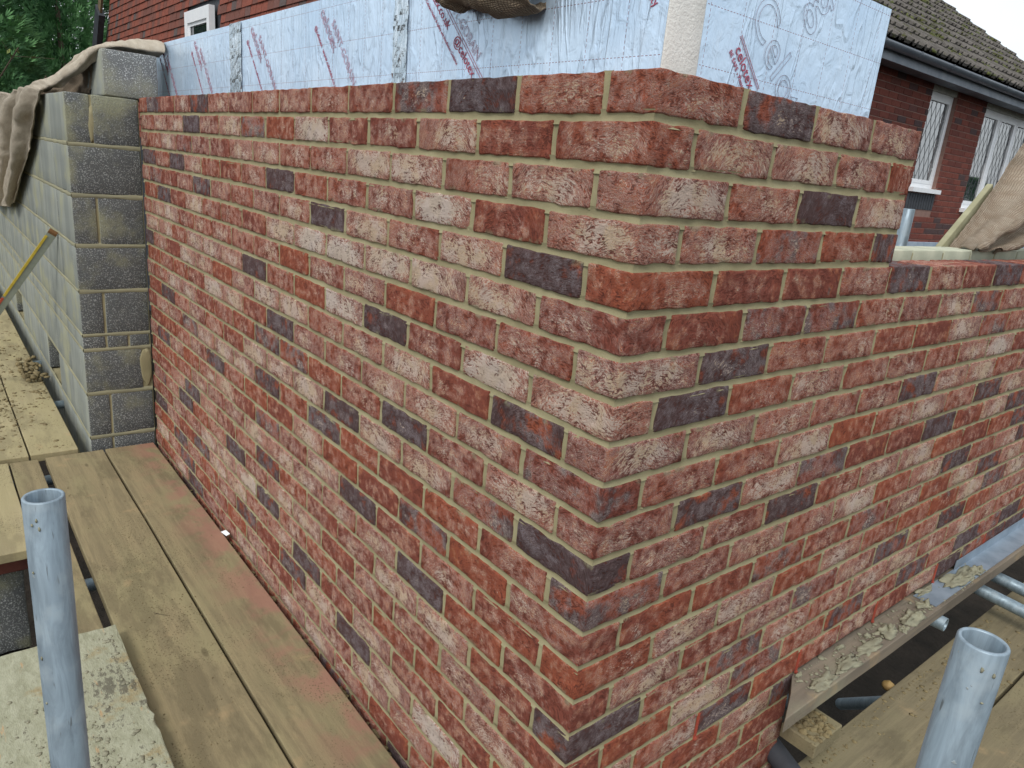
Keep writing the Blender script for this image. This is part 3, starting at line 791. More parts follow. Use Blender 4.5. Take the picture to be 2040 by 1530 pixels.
# crumbs of mortar and mud
def crumbs(name, n, region, z, s0, s1, mat, seed, kindlabel, dens=None):
    rr = random.Random(seed); ps = []
    while len(ps) < n:
        x = rr.uniform(region[0], region[1]); y = rr.uniform(region[2], region[3])
        if dens and rr.random() > dens(x, y): continue
        s = s0 * (s1 / s0) ** (rr.random() ** 2.2)
        ps.append(lump_data((x, y, z), s * rr.uniform(.7, 1.5), s * rr.uniform(.7, 1.3), s * rr.uniform(.3, .6), rr.random() * 50, 6, 4))
    v, f = join(ps); o = obj(name, mesh(name, v, f, mat, True)); o['kind'] = 'stuff'; o['label'] = kindlabel; return o
nz = lambda x, y, s, k: noise.noise(Vector((x * s, y * s, k)))
crumbs('mud_crumbs', 1700, (-6.2, -3.15, -1.0, -.375), -1.688, .0025, .015, MMUD, 3, 'dark crumbs and clods of mud on the far boards', lambda x, y: .25 + 1.2 * max(0, nz(x, y, 2.2, 4)) + (.5 if y > -.45 and -5 < x < -4 else 0))
crumbs('mortar_crumbs', 900, (-1.45, -.3, -1.0, -.53), -1.652, .0015, .009, MWETM, 5, 'small crumbs of mortar over the caked sheet', lambda x, y: .1 + max(0, nz(x, y, 5, 2)) * 1.6)
crumbs('grit', 700, (-3.0, -.3, -.50, -.04), -1.7, .0008, .0028, MMUD, 6, 'fine dark grit on the walkway boards', lambda x, y: .05 + max(0, nz(x, y, 3.5, 8)) * 1.5)
crumbs('board_dirt', 900, (.075, .28, .45, 2.4), -1.7, .001, .008, MMUD, 9, 'earth and crumbs along the edge of the right walkway', lambda x, y: (.9 if x < .13 + .05 * nz(x, y, 4, 1) else .12))
crumbs('ledge_crumbs', 500, (.002, .08, .85, 2.1), -1.4285, .0012, .008, MWETM, 12, 'splashes of mortar along the lintel plank')
crumbs('gap_rubble', 90, (-3.1, -.6, -.022, -.004), -1.74, .006, .014, MMUD, 14, 'dirt fallen between the walkway and the brick wall')
# pile of splinters and mud by the vent gap
ps = []; rr = random.Random(4)
for i in range(40): ps.append(lump_data((rr.uniform(-4.85, -4.35), rr.uniform(-.47, -.34), -1.685 + rr.uniform(0, .03)), rr.uniform(.01, .035), rr.uniform(.008, .02), rr.uniform(.008, .022), i, 7, 5))
v, f = join(ps); o = obj('mud_pile', mesh('mud_pile', v, f, MMUD, True)); tag(o, 'brown heap of mud clods against the block wall beside its vent gap', 'mud heap')
tw = join([tube_data((0, 0, 0), (.02, .012, .003), .0009, None, 6), tube_data((.02, .012, .003), (.036, .03, .001), .0007, None, 6)])
o = obj('twig', mesh('twig', *tw, MTRUNK), None, (-1.56, -.392, -1.699)); tag(o, 'tiny dark twig lying on the walkway board', 'twig')
o = obj('plastic_scrap', mesh('plastic_scrap', [(0, 0, 0), (.05, .006, .004), (.055, .02, .012), (.01, .018, .01), (.03, .012, .018)], [(0, 1, 4), (1, 2, 4), (2, 3, 4), (3, 0, 4)], MUPVC), None, (-2.0, -.034, -1.698))
tag(o, 'scrap of white plastic caught between walkway and brick wall', 'plastic scrap')

# ------------------------------------------------------------------ steel tubes
PG = 'upright scaffold tubes in the foreground'
def standard(top, h, label):
    t = thing('scaffold_standard', label, 'scaffold tube', (top[0], top[1], top[2] - h), PG)
    V, F = tube_data((0, 0, 0), (0, 0, h), .02415, .0195, 40)
    obj('tube', mesh('tube', V, F, MGALV, True), t, (top[0], top[1], top[2] - h))
    rr = random.Random(int(top[0] * 100)); ps = []
    for i in range(9):
        a = rr.uniform(-2.6, -.4); zz = h - .02 - rr.random() ** 2 * .4
        ps.append(lump_data((.0245 * math.cos(a), .0245 * math.sin(a), zz), .0016, .0016, rr.uniform(.001, .004), i, 6, 5, False))
    v, f = join(ps); obj('mortar_splash', mesh('mortar_splash', v, f, MWETM, True), t, (top[0], top[1], top[2] - h), kind='stuff')
    return t
standard((-.247, -.782, -.617), 2.63, 'upright galvanised scaffold tube at the lower left')
standard((.594, -.058, -.583), 2.66, 'upright galvanised scaffold tube at the lower right')
def tubething(p0, p1, label, mat=MGALVD, r=.02415, ri=.0195, name='scaffold_tube', grp='horizontal scaffold tubes under the boards'):
    o = tube(name, p0, p1, r, mat, None, ri); return tag(o, label, 'scaffold tube', grp)
tubething((-2.98, -1.3, -1.765), (-2.98, -.02, -1.765), 'tube under the joint where near and far boards meet')
tubething((-1.95, -.60, -1.765), (-1.95, -.02, -1.765), 'tube glimpsed in the gap right of the left upright')
tubething((-.75, -1.3, -1.765), (-.75, -.02, -1.765), 'tube crossing under the near end of the left walkway')
tubething((-4.05, -1.3, -1.75), (-4.05, -.26, -1.75), 'tube under the far boards showing at the block wall foot')
tubething((-5.0, -1.3, -1.75), (-5.0, -.26, -1.75), 'farthest tube showing in the gap beside the block wall')
tubething((-.45, 1.68, -1.505), (.10, 1.702, -1.505), 'short open-ended tube poking out beneath the lintel plank')
tubething((-.4, 2.49, -1.58), (.30, 2.43, -1.60), 'upper tube running from the plank to the right walkway')
tubething((-.4, 2.31, -1.58), (.30, 2.27, -1.61), 'second tube just below, running to the right walkway')
tubething((-.3, 3.15, -1.56), (.12, 3.15, -1.56), 'open tube end under the plank at the right edge')
tubething((-.3, 1.16, -1.66), (.40, 1.08, -1.83), 'pale blue tube beside the mortar topped timber offcut')
tubething((-.1, .93, -1.69), (.18, .80, -1.69), 'blackened clamp tube below the timber offcut', MDARK, .032, .024)
tubething((-.30, 2.1, -2.3), (.10, 1.62, -1.78), 'dark diagonal brace tube in the void under the plank')
tubething((.10, 1.80, -1.75), (-.15, 1.75, -2.5), 'second dark brace tube crossing the first')
tubething((-.02, .93, -1.72), (-.05, .93, -2.4), 'purple grey pipe at the foot of the brick jamb', MBLUEPL, .022, .018)
tubething((-.56, 2.22, -1.4), (-.56, 2.2, -.17), 'upright blue grey tube beyond the brick pier, by the house', MGALV, grp='upright scaffold tubes')

# ------------------------------------------------------------------ lintel plank, metal strip and mortar lumps
pl = plank('lintel_plank', -.10, .085, .893, 3.9, -1.430, .045, MPLANK, 'timber plank supporting the brickwork, splashed with wet mortar', None, 21, 30, 4, axis='Y'); pl['category'] = 'plank'
for q in pl.data.vertices:
    if q.co.y < -1.40 and q.co.x > 0: q.co.y -= max(0, (q.co.x + pl.location.x)) / .085 * .19
st = join([box_data(.0, .074, 1.64, 3.9, -1.4285, -1.4262), box_data(.0035, .006, 1.97, 3.9, -1.4262, -1.388)])
o = obj('steel_strip', mesh('steel_strip', *st, MMET), None, (0, 0, 0)); tag(o, 'blue grey metal angle strip lying on the plank at right', 'metal strip')
LG = 'wet mortar lumps on the plank'
lumps = [((.038, 1.915), .028, .10, .012, 'long mortar smear on the metal strip'), ((.055, 2.03), .020, .035, .020, 'thick mortar lump at the far end of the long smear'),
         ((.045, 1.606), .016, .028, .016, 'small mortar lump just below the metal strip end'), ((.056, 1.49), .024, .05, .020, 'largest folded mortar lump in the middle of the plank'),
         ((.047, 1.335), .020, .042, .020, 'smooth rounded mortar lump left of the largest one'), ((.074, 1.40), .010, .018, .010, 'small mortar blob at the plank front edge'),
         ((.026, 1.257), .008, .016, .008, 'tiny mortar blob near the second weep vent'), ((.008, 1.124), .007, .018, .010, 'little grey mortar pebbles near the brick face'),
         ((.010, .895), .006, .010, .010, 'small grey stone at the foot of the first weep vent'), ((.062, .93), .018, .050, .006, 'flat mortar splash at the near plank end'),
         ((.060, 1.205), .016, .055, .008, 'ragged flat mortar splash mid plank'), ((.058, 1.075), .020, .060, .006, 'broad flat mortar splash with dark pits'),
         ((.008, 1.70), .012, .05, .008, 'mortar smeared over the corner of the metal strip')]
for i, ((x, y), rx, ry, rz, lb) in enumerate(lumps):
    v1 = lump_data((0, 0, 0), rx, ry, rz * .8, i + 3, 30, 14, True, .62)
    v2 = lump_data((rx * .4, ry * .5, rz * .2), rx * .6, ry * .45, rz * .8, i + 30, 20, 11, True, .6)
    v, f = join([v1, v2] if rz > .009 else [v1])
    z = -1.4255 if y > 1.66 else -1.4295
    o = obj('mortar_lump', mesh('mortar_lump', v, f, MWETM, True), None, (x, y, z)); tag(o, lb, 'mortar', LG)
# timber offcut below
tf = thing('timber_offcut', 'short timber offcut heaped with brown mortar below the near end of the plank', 'timber offcut', (.065, .94, -1.66))
box('offcut', .012, .115, .855, 1.0, -1.61, -1.565, MBOARDR, tf, .003, seed=3.)
ps = [lump_data((rng.uniform(.02, .11), rng.uniform(.87, .98), -1.565), rng.uniform(.003, .014), rng.uniform(.003, .014), rng.uniform(.002, .009), i, 8, 6) for i in range(70)]
v, f = join(ps); obj('mortar_heap', mesh('mortar_heap', v, f, MMUD, True), tf, (0, 0, 0))
v, f = lump_data((0, 0, 0), .02, .02, .018, 3, 14, 9, False, .1); o = obj('tube_cap', mesh('tube_cap', v, f, MFIT, True), None, (.038, 1.52, -1.715)); tag(o, 'ochre rounded cap at the walkway edge beside the open tube', 'cap')

# ------------------------------------------------------------------ below the left boards: brick capped block stub
stub = thing('block_stub', 'dark block pier with a red brick cap in the hole under the boards', 'block pier', (-2.4, -.85, -3.2))
box('brick_cap', -2.52, -2.29, -1.1, -.655, -1.832, -1.757, MBARGE, stub, .006)
cap = stub.children[0]; cap.data.materials.clear(); cap.data.materials.append(simple_mat('red_cap', (.20, .07, .05), (.13, .05, .04), .9, .2))
v, f = grid_box(.2, .44, .36, 4, 6, 5, .008, 91, .01, .006)
obj('block', mesh('block', v, f, MBLK, True), stub, (-2.42, -.91, -2.02), seed=91.)
box('footing', -2.55, -2.3, -1.12, -.7, -3.2, -2.205, MSOIL, stub, .01)
tl = box('bearer', -2.2, -2.05, -1.2, -.62, -2.36, -2.22, MBOARD2, None, .004, seed=4.); tag(tl, 'mud covered timber bearer low in the hole at the left edge', 'timber bearer')
crumbs('hole_rubble', 120, (-2.2, -1.95, -1.1, -.68), -2.215, .01, .035, MMUD, 15, 'clods of earth in the hole under the boards')

# ------------------------------------------------------------------ spirit level
lv = thing('straight_edge', 'grey metal straightedge with a yellow and red face leaning on the block wall', 'straightedge', (-4.56, -.80, -1.68))
p0 = Vector((-4.56, -.821, -1.68)); p1 = Vector((-3.69, -.335, -.703)); d = (p1 - p0); L = d.length; d.normalize()
view = (CAM - (p0 + p1) / 2).normalized(); side = d.cross(view).normalized(); nrm = side.cross(d).normalized()
mw = Matrix((d, side, nrm)).transposed().to_4x4(); mw.translation = p0
def lvp(name, x0, x1, y0, y1, z0, z1, mat):
    v, f = box_data(x0, x1, y0, y1, z0, z1, .001); obj(name, mesh(name, v, f, mat), lv, mw=mw)
lvp('body', 0, L, -.022, .022, -.022, 0, simple_mat('level_grey', (.30, .33, .27), None, .5, .4, bump=0))
sgn = 1 if side.dot(RT) < 0 else -1
ylo, yhi = (.009, .022) if sgn > 0 else (-.022, -.009)
lvp('yellow_face', L * .60, L * .985, ylo, yhi, .0006, .003, simple_mat('level_yellow', (.70, .52, .07), None, .5, .4, bump=0))
lvp('red_face', 0, L * .59, ylo, yhi, .0006, .003, simple_mat('level_red', (.55, .09, .05), None, .5, .4, bump=0))
lvp('end_cap', L + .0005, L + .018, -.021, .021, -.021, .001, simple_mat('level_cap', (.20, .10, .04), None, .6, .3, bump=0))

# ------------------------------------------------------------------ hessian cloths
def loft(name, rows, mat, label, nu=60, nv=24, fold=0., ff=9., seed=1, thick=.003, wr=.003, ext=None):
    def cr(p, t):
        n = len(p) - 1; i = min(int(t * n), n - 1); s = t * n - i
        a, b, c, d = p[max(i - 1, 0)], p[i], p[i + 1], p[min(i + 2, n)]
        return .5 * ((2 * b) + (c - a) * s + (2 * a - 5 * b + 4 * c - d) * s * s + (3 * b - a - 3 * c + d) * s ** 3)
    rows = [[Vector(q) for q in r] for r in rows]
    G = []
    for j in range(nv + 1):
        col = [cr(r, 0) for r in rows]
        G.append([])
        for i in range(nu + 1):
            G[-1].append(cr([cr(r, i / nu) for r in rows], j / nv))
    V, UV = [], []
    lu = sum((G[nv // 2][i + 1] - G[nv // 2][i]).length for i in range(nu)); lv_ = sum((G[j + 1][nu // 2] - G[j][nu // 2]).length for j in range(nv))
    for j in range(nv + 1):
        for i in range(nu + 1):
            a = G[min(j + 1, nv)][i] - G[max(j - 1, 0)][i]; b = G[j][min(i + 1, nu)] - G[j][max(i - 1, 0)]
            n = b.cross(a)
            n = n.normalized() if n.length > 1e-9 else Vector((0, 0, 1))
            s = j / nv; t = i / nu
            h = fold * math.sin(s * ff + 2.0 * noise.noise(Vector((t * 2, s * 2, seed)))) + wr * 2 * noise.noise(Vector((t * 9, s * 6, seed))) + wr * noise.noise(Vector((t * 26, s * 14, seed)))
            V.append(G[j][i] + n * h); UV.append((t * lu, s * lv_))
    F = [(j * (nu + 1) + i, j * (nu + 1) + i + 1, (j + 1) * (nu + 1) + i + 1, (j + 1) * (nu + 1) + i) for j in range(nv) for i in range(nu)]
    c = sum(V, Vector()) / len(V); V = [v - c for v in V]
    o = obj(name, mesh(name, V, F, mat, True, UV), None, c)
    md = o.modifiers.new('thickness', 'SOLIDIFY'); md.thickness = thick; md.offset = 0
    tag(o, label, 'hessian cloth', 'hessian covers laid over fresh work'); return o
# left: over the block and sagging down to the wall head
loft('hessian_cloth', [
    [(-3.55, .16, .225), (-3.5, .03, .235), (-3.5, -.08, .215), (-3.52, -.14, .19), (-3.62, -.20, .12), (-3.86, -.245, .065), (-4.3, -.27, .04), (-4.9, -.27, .01)],
    [(-3.40, .16, .285), (-3.39, .03, .272), (-3.38, -.07, .240), (-3.46, -.145, .195), (-3.60, -.205, .135), (-3.86, -.25, .085), (-4.25, -.285, .058), (-4.85, -.29, .035)],
    [(-3.28, .15, .258), (-3.27, .03, .250), (-3.27, -.07, .228), (-3.36, -.150, .196), (-3.50, -.205, .128), (-3.74, -.265, .072), (-4.05, -.305, .040), (-4.45, -.320, .018)],
    [(-3.205, .13, .212), (-3.20, .03, .210), (-3.195, -.08, .205), (-3.28, -.158, .176), (-3.42, -.215, .095), (-3.60, -.268, .042), (-3.70, -.305, .012), (-3.78, -.328, -.012)],
    [(-3.30, .13, .204), (-3.28, .03, .203), (-3.26, -.06, .202), (-3.33, -.140, .150), (-3.46, -.195, .080), (-3.62, -.24, .030), (-3.76, -.27, .008), (-3.9, -.295, -.0)]],
    MHESSL, 'pale hessian rope-like roll over the top block sagging to the wall head', 90, 26, .008, 13, 3, wr=.006)
loft('hessian_cloth', [[(-3.37, -.14, .18), (-3.6, -.15, .15), (-4.1, -.17, .10), (-4.8, -.2, .07)], [(-3.49, -.14, .004), (-3.7, -.15, .004), (-4.2, -.17, .004), (-4.8, -.2, .004)]],
     MHESSD, 'brown inner fold of hessian hanging behind the roll', 30, 14, .006, 8, 5, wr=.008)
loft('hessian_cloth', [
    [(-3.70, -.325, .004), (-3.80, -.335, -.08), (-4.05, -.34, -.20), (-4.26, -.34, -.31), (-4.63, -.34, -.44), (-5.01, -.34, -.58), (-5.33, -.34, -.69)],
    [(-3.95, -.340, .014), (-4.10, -.385, -.085), (-4.35, -.385, -.205), (-4.58, -.385, -.33), (-4.90, -.375, -.47), (-5.30, -.37, -.63), (-5.60, -.36, -.735)],
    [(-4.35, -.330, .016), (-4.55, -.335, -.085), (-4.85, -.335, -.22), (-5.10, -.335, -.35), (-5.45, -.335, -.50), (-5.85, -.335, -.67), (-6.15, -.34, -.79)],
    [(-4.80, -.335, .010), (-5.05, -.375, -.085), (-5.35, -.38, -.23), (-5.65, -.38, -.37), (-6.0, -.375, -.53), (-6.5, -.37, -.72), (-6.8, -.36, -.83)],
    [(-5.60, -.330, .010), (-6.06, -.335, -.08), (-6.69, -.335, -.24), (-7.15, -.335, -.42), (-7.68, -.335, -.61), (-8.29, -.335, -.80), (-8.5, -.335, -.85)]],
    MHESSL, 'pale hessian sheet hanging down the face of the block wall', 50, 60, .022, 26, 8, wr=.008)
# top centre: bag of hessian hooked over the board
loft('hessian_cloth', [
    [(-.86, .155, .33), (-.74, .150, .34), (-.62, .150, .345), (-.50, .150, .34), (-.38, .150, .34)],
    [(-.83, .100, .30), (-.735, .085, .30), (-.64, .080, .30), (-.51, .060, .29), (-.40, .090, .30)],
    [(-.80, .095, .235), (-.73, .055, .225), (-.655, .075, .22), (-.54, .030, .20), (-.44, .080, .215)],
    [(-.775, .115, .190), (-.715, .070, .168), (-.655, .095, .170), (-.55, .050, .142), (-.44, .095, .150)],
    [(-.765, .140, .186), (-.71, .115, .160), (-.655, .130, .168), (-.55, .105, .134), (-.45, .130, .142)],
    [(-.77, .152, .200), (-.71, .150, .180), (-.655, .152, .185), (-.55, .150, .155), (-.46, .152, .162)]],
    MHESSD, 'dark coarse hessian bag hanging over the foil board, top centre', 70, 40, .0035, 12, 9, wr=.005)
# right: rolled over the inner leaf
loft('hessian_cloth', [
    [(-.25, 1.86, -.286), (-.25, 1.97, -.20), (-.25, 2.083, -.10), (-.25, 2.193, .01), (-.25, 2.30, .108), (-.25, 2.62, .36)],
    [(-.19, 1.84, -.280), (-.18, 1.96, -.21), (-.17, 2.10, -.125), (-.17, 2.26, -.02), (-.17, 2.45, .08), (-.17, 2.9, .28)],
    [(-.14, 1.78, -.272), (-.12, 1.98, -.190), (-.10, 2.22, -.085), (-.10, 2.55, .04), (-.10, 3.1, .18)],
    [(-.15, 1.86, -.276), (-.15, 2.06, -.225), (-.14, 2.30, -.150), (-.14, 2.65, -.05), (-.14, 3.2, .06)],
    [(-.12, 1.94, -.274), (-.10, 2.12, -.240), (-.09, 2.36, -.200), (-.09, 2.7, -.14), (-.09, 3.2, -.06)],
    [(-.17, 2.00, -.282), (-.17, 2.18, -.270), (-.17, 2.42, -.255), (-.17, 2.8, -.22), (-.17, 3.2, -.18)]],
    MHESS, 'brown hessian draped in folds over the low inner wall, right edge', 70, 70, .010, 24, 11, wr=.006)

# ------------------------------------------------------------------ inner leaf behind the low wall, timber prop
il = thing('inner_wall', 'low pale inner wall of small blocks behind the brickwork opening', 'block wall', (-.2, 1.9, -1.6))
y = .95
k = 0
while y < 3.6:
    v, f = grid_box(.1, .205, .07, 2, 3, 2, .001, 40 + k, .004, .0015); obj('coping_block', mesh('coping_block', v, f, simple_mat('pale_coping', (.50, .50, .38), (.40, .41, .31), .95, .1) if k == 0 else il.children[0].data.materials[0], True), il, (-.21, y + .1025, -.316)); y += .215; k += 1
box('wall_body', -.255, -.165, .95, 3.6, -1.7, -.353, MBLKL, il, 0, seed=2.)
box('coping_mortar', -.257, -.163, .95, 3.6, -.352, -.290, MMORT, il, 0)
d0 = Vector((-.27, 1.83, -.300)); d1 = Vector((-.27, 2.112, -.093)); dd = (d1 - d0); Lp = dd.length + .03; dd.normalize(); s1 = dd.cross(Vector((1, 0, 0))).normalized(); n1 = dd.cross(s1)
mw = Matrix((dd, s1, n1)).transposed().to_4x4(); mw.translation = d0
v, f = box_data(0, Lp, -.022, .022, -.010, .010, .002); o = obj('timber_prop', mesh('timber_prop', v, f, MPINE), None, mw=mw); tag(o, 'pale timber board leaning diagonally out from under the right hessian', 'timber board')

# ------------------------------------------------------------------ brick house on the right
HX = -3.54
house = thing('brick_house', 'dark red brick bungalow with leaded windows and mossy roof, behind on the right', 'house', (HX, 10, -3.2))
wins = [(8.98, 9.74, .085, 1.235), (10.72, 13.3, -.11, 1.235)]
HY0, HY1 = 5.2, 14.35
def inwin(y0, y1, z0, z1):
    for a, b, c, d in wins:
        if y1 > a - .005 and y0 < b + .005 and z1 > c - .075 and z0 < d + .07: return True
    if 8.95 < (y0 + y1) / 2 < 9.78 and -.19 < (z0 + z1) / 2 < .03: return True
    return False
hp = []
HB = {}
row = 0; z = 1.30
while z > -.62:
    z1 = z; z0 = z - .065; y = HY0 - (0 if row % 2 else .1125)
    segs = []
    while y < HY1:
        e = min(y + .215, HY1); segs.append((y, e)); y = e + .01
    out = []
    for (a, b) in segs:
        # cut against openings
        parts = [(a, b)]
        for (wa, wb, wc, wd_) in wins + [(8.95, 9.78, -.19, .03)]:
            if z1 > wc - .06 and z0 < wd_ + .03:
                np_ = []
                for (p, q) in parts:
                    if q <= wa or p >= wb: np_.append((p, q)); continue
                    if p < wa - .02: np_.append((p, wa))
                    if q > wb + .02: np_.append((wb, q))
                parts = np_
        out += parts
    for (a, b) in out:
        L = round(b - a, 3)
        if L < .02: continue
        if L not in HB: HB[L] = box_data(-.05, .0, -L / 2, L / 2, -.0325, .0325, .003)
        v, f = HB[L]; jx = rng.uniform(-.001, .0015)
        hp.append(dict(t=L, v=v, f=f, m=Matrix.Translation((HX + jx, (a + b) / 2, z - .0325)), c=(HX, (a + b) / 2, z - .0325), s=.065 * L, props=dict(seed=rng.uniform(0, 30))))
    z -= .075; row += 1
emit_pieces(house, 'brick', hp, MHB, 300)
hw = [box_data(HX - .25, HX - .006, HY0, 8.98, -3.2, 1.32), box_data(HX - .25, HX - .006, 9.74, 10.72, -3.2, 1.32), box_data(HX - .25, HX - .006, 13.3, HY1, -3.2, 1.32),
      box_data(HX - .25, HX - .006, 8.98, 9.74, -3.2, .02), box_data(HX - .25, HX - .006, 10.72, 13.3, -3.2, -.17), box_data(HX - .25, HX - .006, 8.98, 9.74, 1.30, 1.32), box_data(HX - .25, HX - .006, 10.72, 13.3, 1.30, 1.32)]
v, f = join(hw); obj('wall', mesh('wall', v, f, MHM), house, (0, 0, 0))
box('rear_wall', HX - 6.0, HX - 5.8, HY0, HY1, -3.2, 1.32, MHM, house, 0)
box('gable_wall', HX - 5.79, HX - .26, HY1 - .2, HY1, -3.2, 1.32, MHM, house, 0)
box('dark_apron', HX - .03, HX - .008, 8.955, 9.775, -.185, .02, MDARK, house, 0)
for i in range(11):
    v, f = box_data(-.002, .008, -.03, .03, -.1, .1, .002); obj('slat', mesh('slat', v, f, MDARK), house, (HX - .006, 8.99 + i * .075, -.083))
def window(y0, y1, z0, z1, casements):
    w = obj('window', None, house, (HX - .06, (y0 + y1) / 2, z0)) if False else None
    fr = [box_data(-.05, .0, y0, y1, z1 - .055, z1), box_data(-.05, .0, y0, y1, z0, z0 + .06), box_data(-.05, .0, y0, y0 + .05, z0 + .06, z1 - .055), box_data(-.05, .0, y1 - .05, y1, z0 + .06, z1 - .055)]
    for c in casements: fr.append(box_data(-.052, .002, c - .035, c + .035, z0 + .06, z1 - .055))
    edges = [y0 + .05] + list(casements) + [y1 - .05]
    v, f = join(fr); W = obj('window', mesh('window', v, f, MUPVC), house, (HX - .055, 0, 0))
    off = Vector((HX - .055, 0, 0))
    def sub(name, v, f, mat):
        o = bpy.data.objects.new(name, mesh(name, v, f, mat)); COL.objects.link(o); o.parent = W; return o
    for a, b in zip(edges[:-1], edges[1:]):
        a += .03 if a != edges[0] else .0; b -= .03 if b != edges[-1] else .0
        fr2 = [box_data(-.03, .006, a, b, z1 - .10, z1 - .0555), box_data(-.03, .006, a, b, z0 + .0605, z0 + .105), box_data(-.03, .006, a, a + .04, z0 + .105, z1 - .10), box_data(-.03, .006, b - .04, b, z0 + .105, z1 - .10)]
        sub('sash', *join(fr2), MUPVC)
        sub('pane', *box_data(-.025, -.018, a + .03, b - .03, z0 + .09, z1 - .09), MGLASS)
        ps = []; A0, A1, B0, B1 = a + .04, b - .04, z0 + .105, z1 - .10; dy, dz = .13, .30
        for sg in (1, -1):
            for kk in range(-30, 30):
                # line z = B0 + sg*(y-A0)*dz/dy + kk*dz
                pts = []
                m_ = sg * dz / dy; c0 = B0 + kk * dz
                t0, t1 = A0, A1
                ylo = (B0 - c0) / m_ + A0; yhi = (B1 - c0) / m_ + A0
                lo, hi = max(t0, min(ylo, yhi)), min(t1, max(ylo, yhi))
                if hi - lo < .01: continue
                p = Vector((-.0165, lo, c0 + m_ * (lo - A0))); q = Vector((-.0165, hi, c0 + m_ * (hi - A0)))
                s = (q - p).normalized().cross(Vector((1, 0, 0))) * .0019
                n = len(ps); ps.append(([p - s, q - s, q + s, p + s, p - s + Vector((.002, 0, 0)), q - s + Vector((.002, 0, 0)), q + s + Vector((.002, 0, 0)), p + s + Vector((.002, 0, 0))], [(0, 1, 2, 3), (7, 6, 5, 4), (0, 4, 5, 1), (2, 6, 7, 3)]))
        sub('lead_lattice', *join(ps), MLEAD)
    sub('sill', *box_data(-.03, .115, y0 - .04, y1 + .04, z0 - .055, z0 - .002), MUPVC)
    sub('head', *box_data(-.04, .035, y0 - .02, y1 + .02, z1 + .002, z1 + .062), MLINT)
window(*wins[0], []); window(*wins[1], [11.42, 12.1, 12.75])
box('flashing', HX - .004, HX + .03, HY0, HY1, -.84, -.60, MLEADF, house, .003)
box('plinth', HX - .004, HX + .02, HY0, HY1, -3.2, -.845, MHM, house, 0)
box('soffit', HX, HX + .29, HY0, HY1 + .1, 1.30, 1.318, MFASC, house, 0)
box('fascia', HX + .275, HX + .30, HY0, HY1 + .1, 1.262, 1.40, MFASC, house, .002)
# gutter: half-round trough with brackets
V, F = [], []; n = 12
prof = [(HX + .36 + .058 * math.cos(math.pi + math.pi * i / n), 1.405 + .062 * math.sin(math.pi + math.pi * i / n)) for i in range(n + 1)]
prof2 = [(HX + .36 + .053 * math.cos(2 * math.pi - math.pi * i / n), 1.405 + .057 * math.sin(2 * math.pi - math.pi * i / n)) for i in range(n + 1)]
pp = prof + prof2
for yy in (HY0, HY1 + .15):
    for x, z in pp: V.append((x, yy, z))
m_ = len(pp)
for i in range(m_): F.append((i, (i + 1) % m_, m_ + (i + 1) % m_, m_ + i))
gt = obj('gutter', mesh('gutter', V, F, MGUT, True), house, (0, 0, 0))
for yy in [5.9 + .83 * i for i in range(10)]:
    V, F = [], []
    for y2 in (yy, yy + .035):
        for x, z in [(HX + .36 + .064 * math.cos(math.pi + math.pi * i / 8), 1.408 + .068 * math.sin(math.pi + math.pi * i / 8)) for i in range(9)]: V.append((x, y2, z))
        for x, z in [(HX + .36 + .0595 * math.cos(2 * math.pi - math.pi * i / 8), 1.408 + .0635 * math.sin(2 * math.pi - math.pi * i / 8)) for i in range(9)]: V.append((x, y2, z))
    F = [(i, (i + 1) % 18, 18 + (i + 1) % 18, 18 + i) for i in range(18)] + [tuple(range(17, -1, -1)), tuple(range(18, 36))]
    o = bpy.data.objects.new('bracket', mesh('bracket', V, F, MGUT)); COL.objects.link(o); o.parent = gt
# roof of interlocking tiles
TH = R(35); ux = Vector((-math.cos(TH), 0, math.sin(TH))); un = Vector((math.sin(TH), 0, math.cos(TH)))
E0 = Vector((HX + .37, 0, 1.435))
def tile_mesh(w, l):
    V, F = [], []; pr = [(0, 0), (.05, .022), (.10, .030), (.15, .022), (.20, .0), (.6, 0), (.65, .022), (.72, .030), (.78, .022), (.84, 0), (1., 0)]
    for s, lift in ((0, .040), (l, 0)):
        for t, h in pr: V.append((s, t * w, h + lift))
        for t, h in pr: V.append((s, t * w, h + lift - .030))
    m = len(pr)
    for i in range(m - 1):
        F.append((i, i + 1, 2 * m + i + 1, 2 * m + i)); F.append((i, m + i, m + i + 1, i + 1)); 
    return V, F
TM = tile_mesh(.30, .40); RM = Matrix((ux, Vector((0, 1, 0)), un)).transposed()
tp = []
for k in range(11):
    for i in range(30):
        y = HY1 - .02 - .30 * (i + 1) + (.0)
        if y < 5.15: continue
        p = E0 + ux * (k * .36 + rng.uniform(-.006, .006)) + Vector((0, y, 0)) + un * rng.uniform(0, .005)
        mw = RM.to_4x4(); mw.translation = p
        tp.append(dict(t='T', v=TM[0], f=TM[1], m=mw, c=p + ux * .18 + Vector((0, .15, 0)), s=.1, smooth=False, props=dict(seed=rng.random() * 20)))
roof_parent = house
emit_pieces(house, 'roof_tile', tp, [MROOF, MROOF], 297)
a = E0 - un * .03; RL = 4.15
V = [a + Vector((0, HY0, 0)), a + Vector((0, HY1, 0)), a + ux * RL + Vector((0, HY1, 0)), a + ux * RL + Vector((0, HY0, 0))]
V += [q - un * .05 for q in V]
obj('roof_deck', mesh('roof_deck', V, [(0, 1, 2, 3), (7, 6, 5, 4), (0, 4, 5, 1), (1, 5, 6, 2), (2, 6, 7, 3), (3, 7, 4, 0)], MROOF), house, (0, 0, 0))
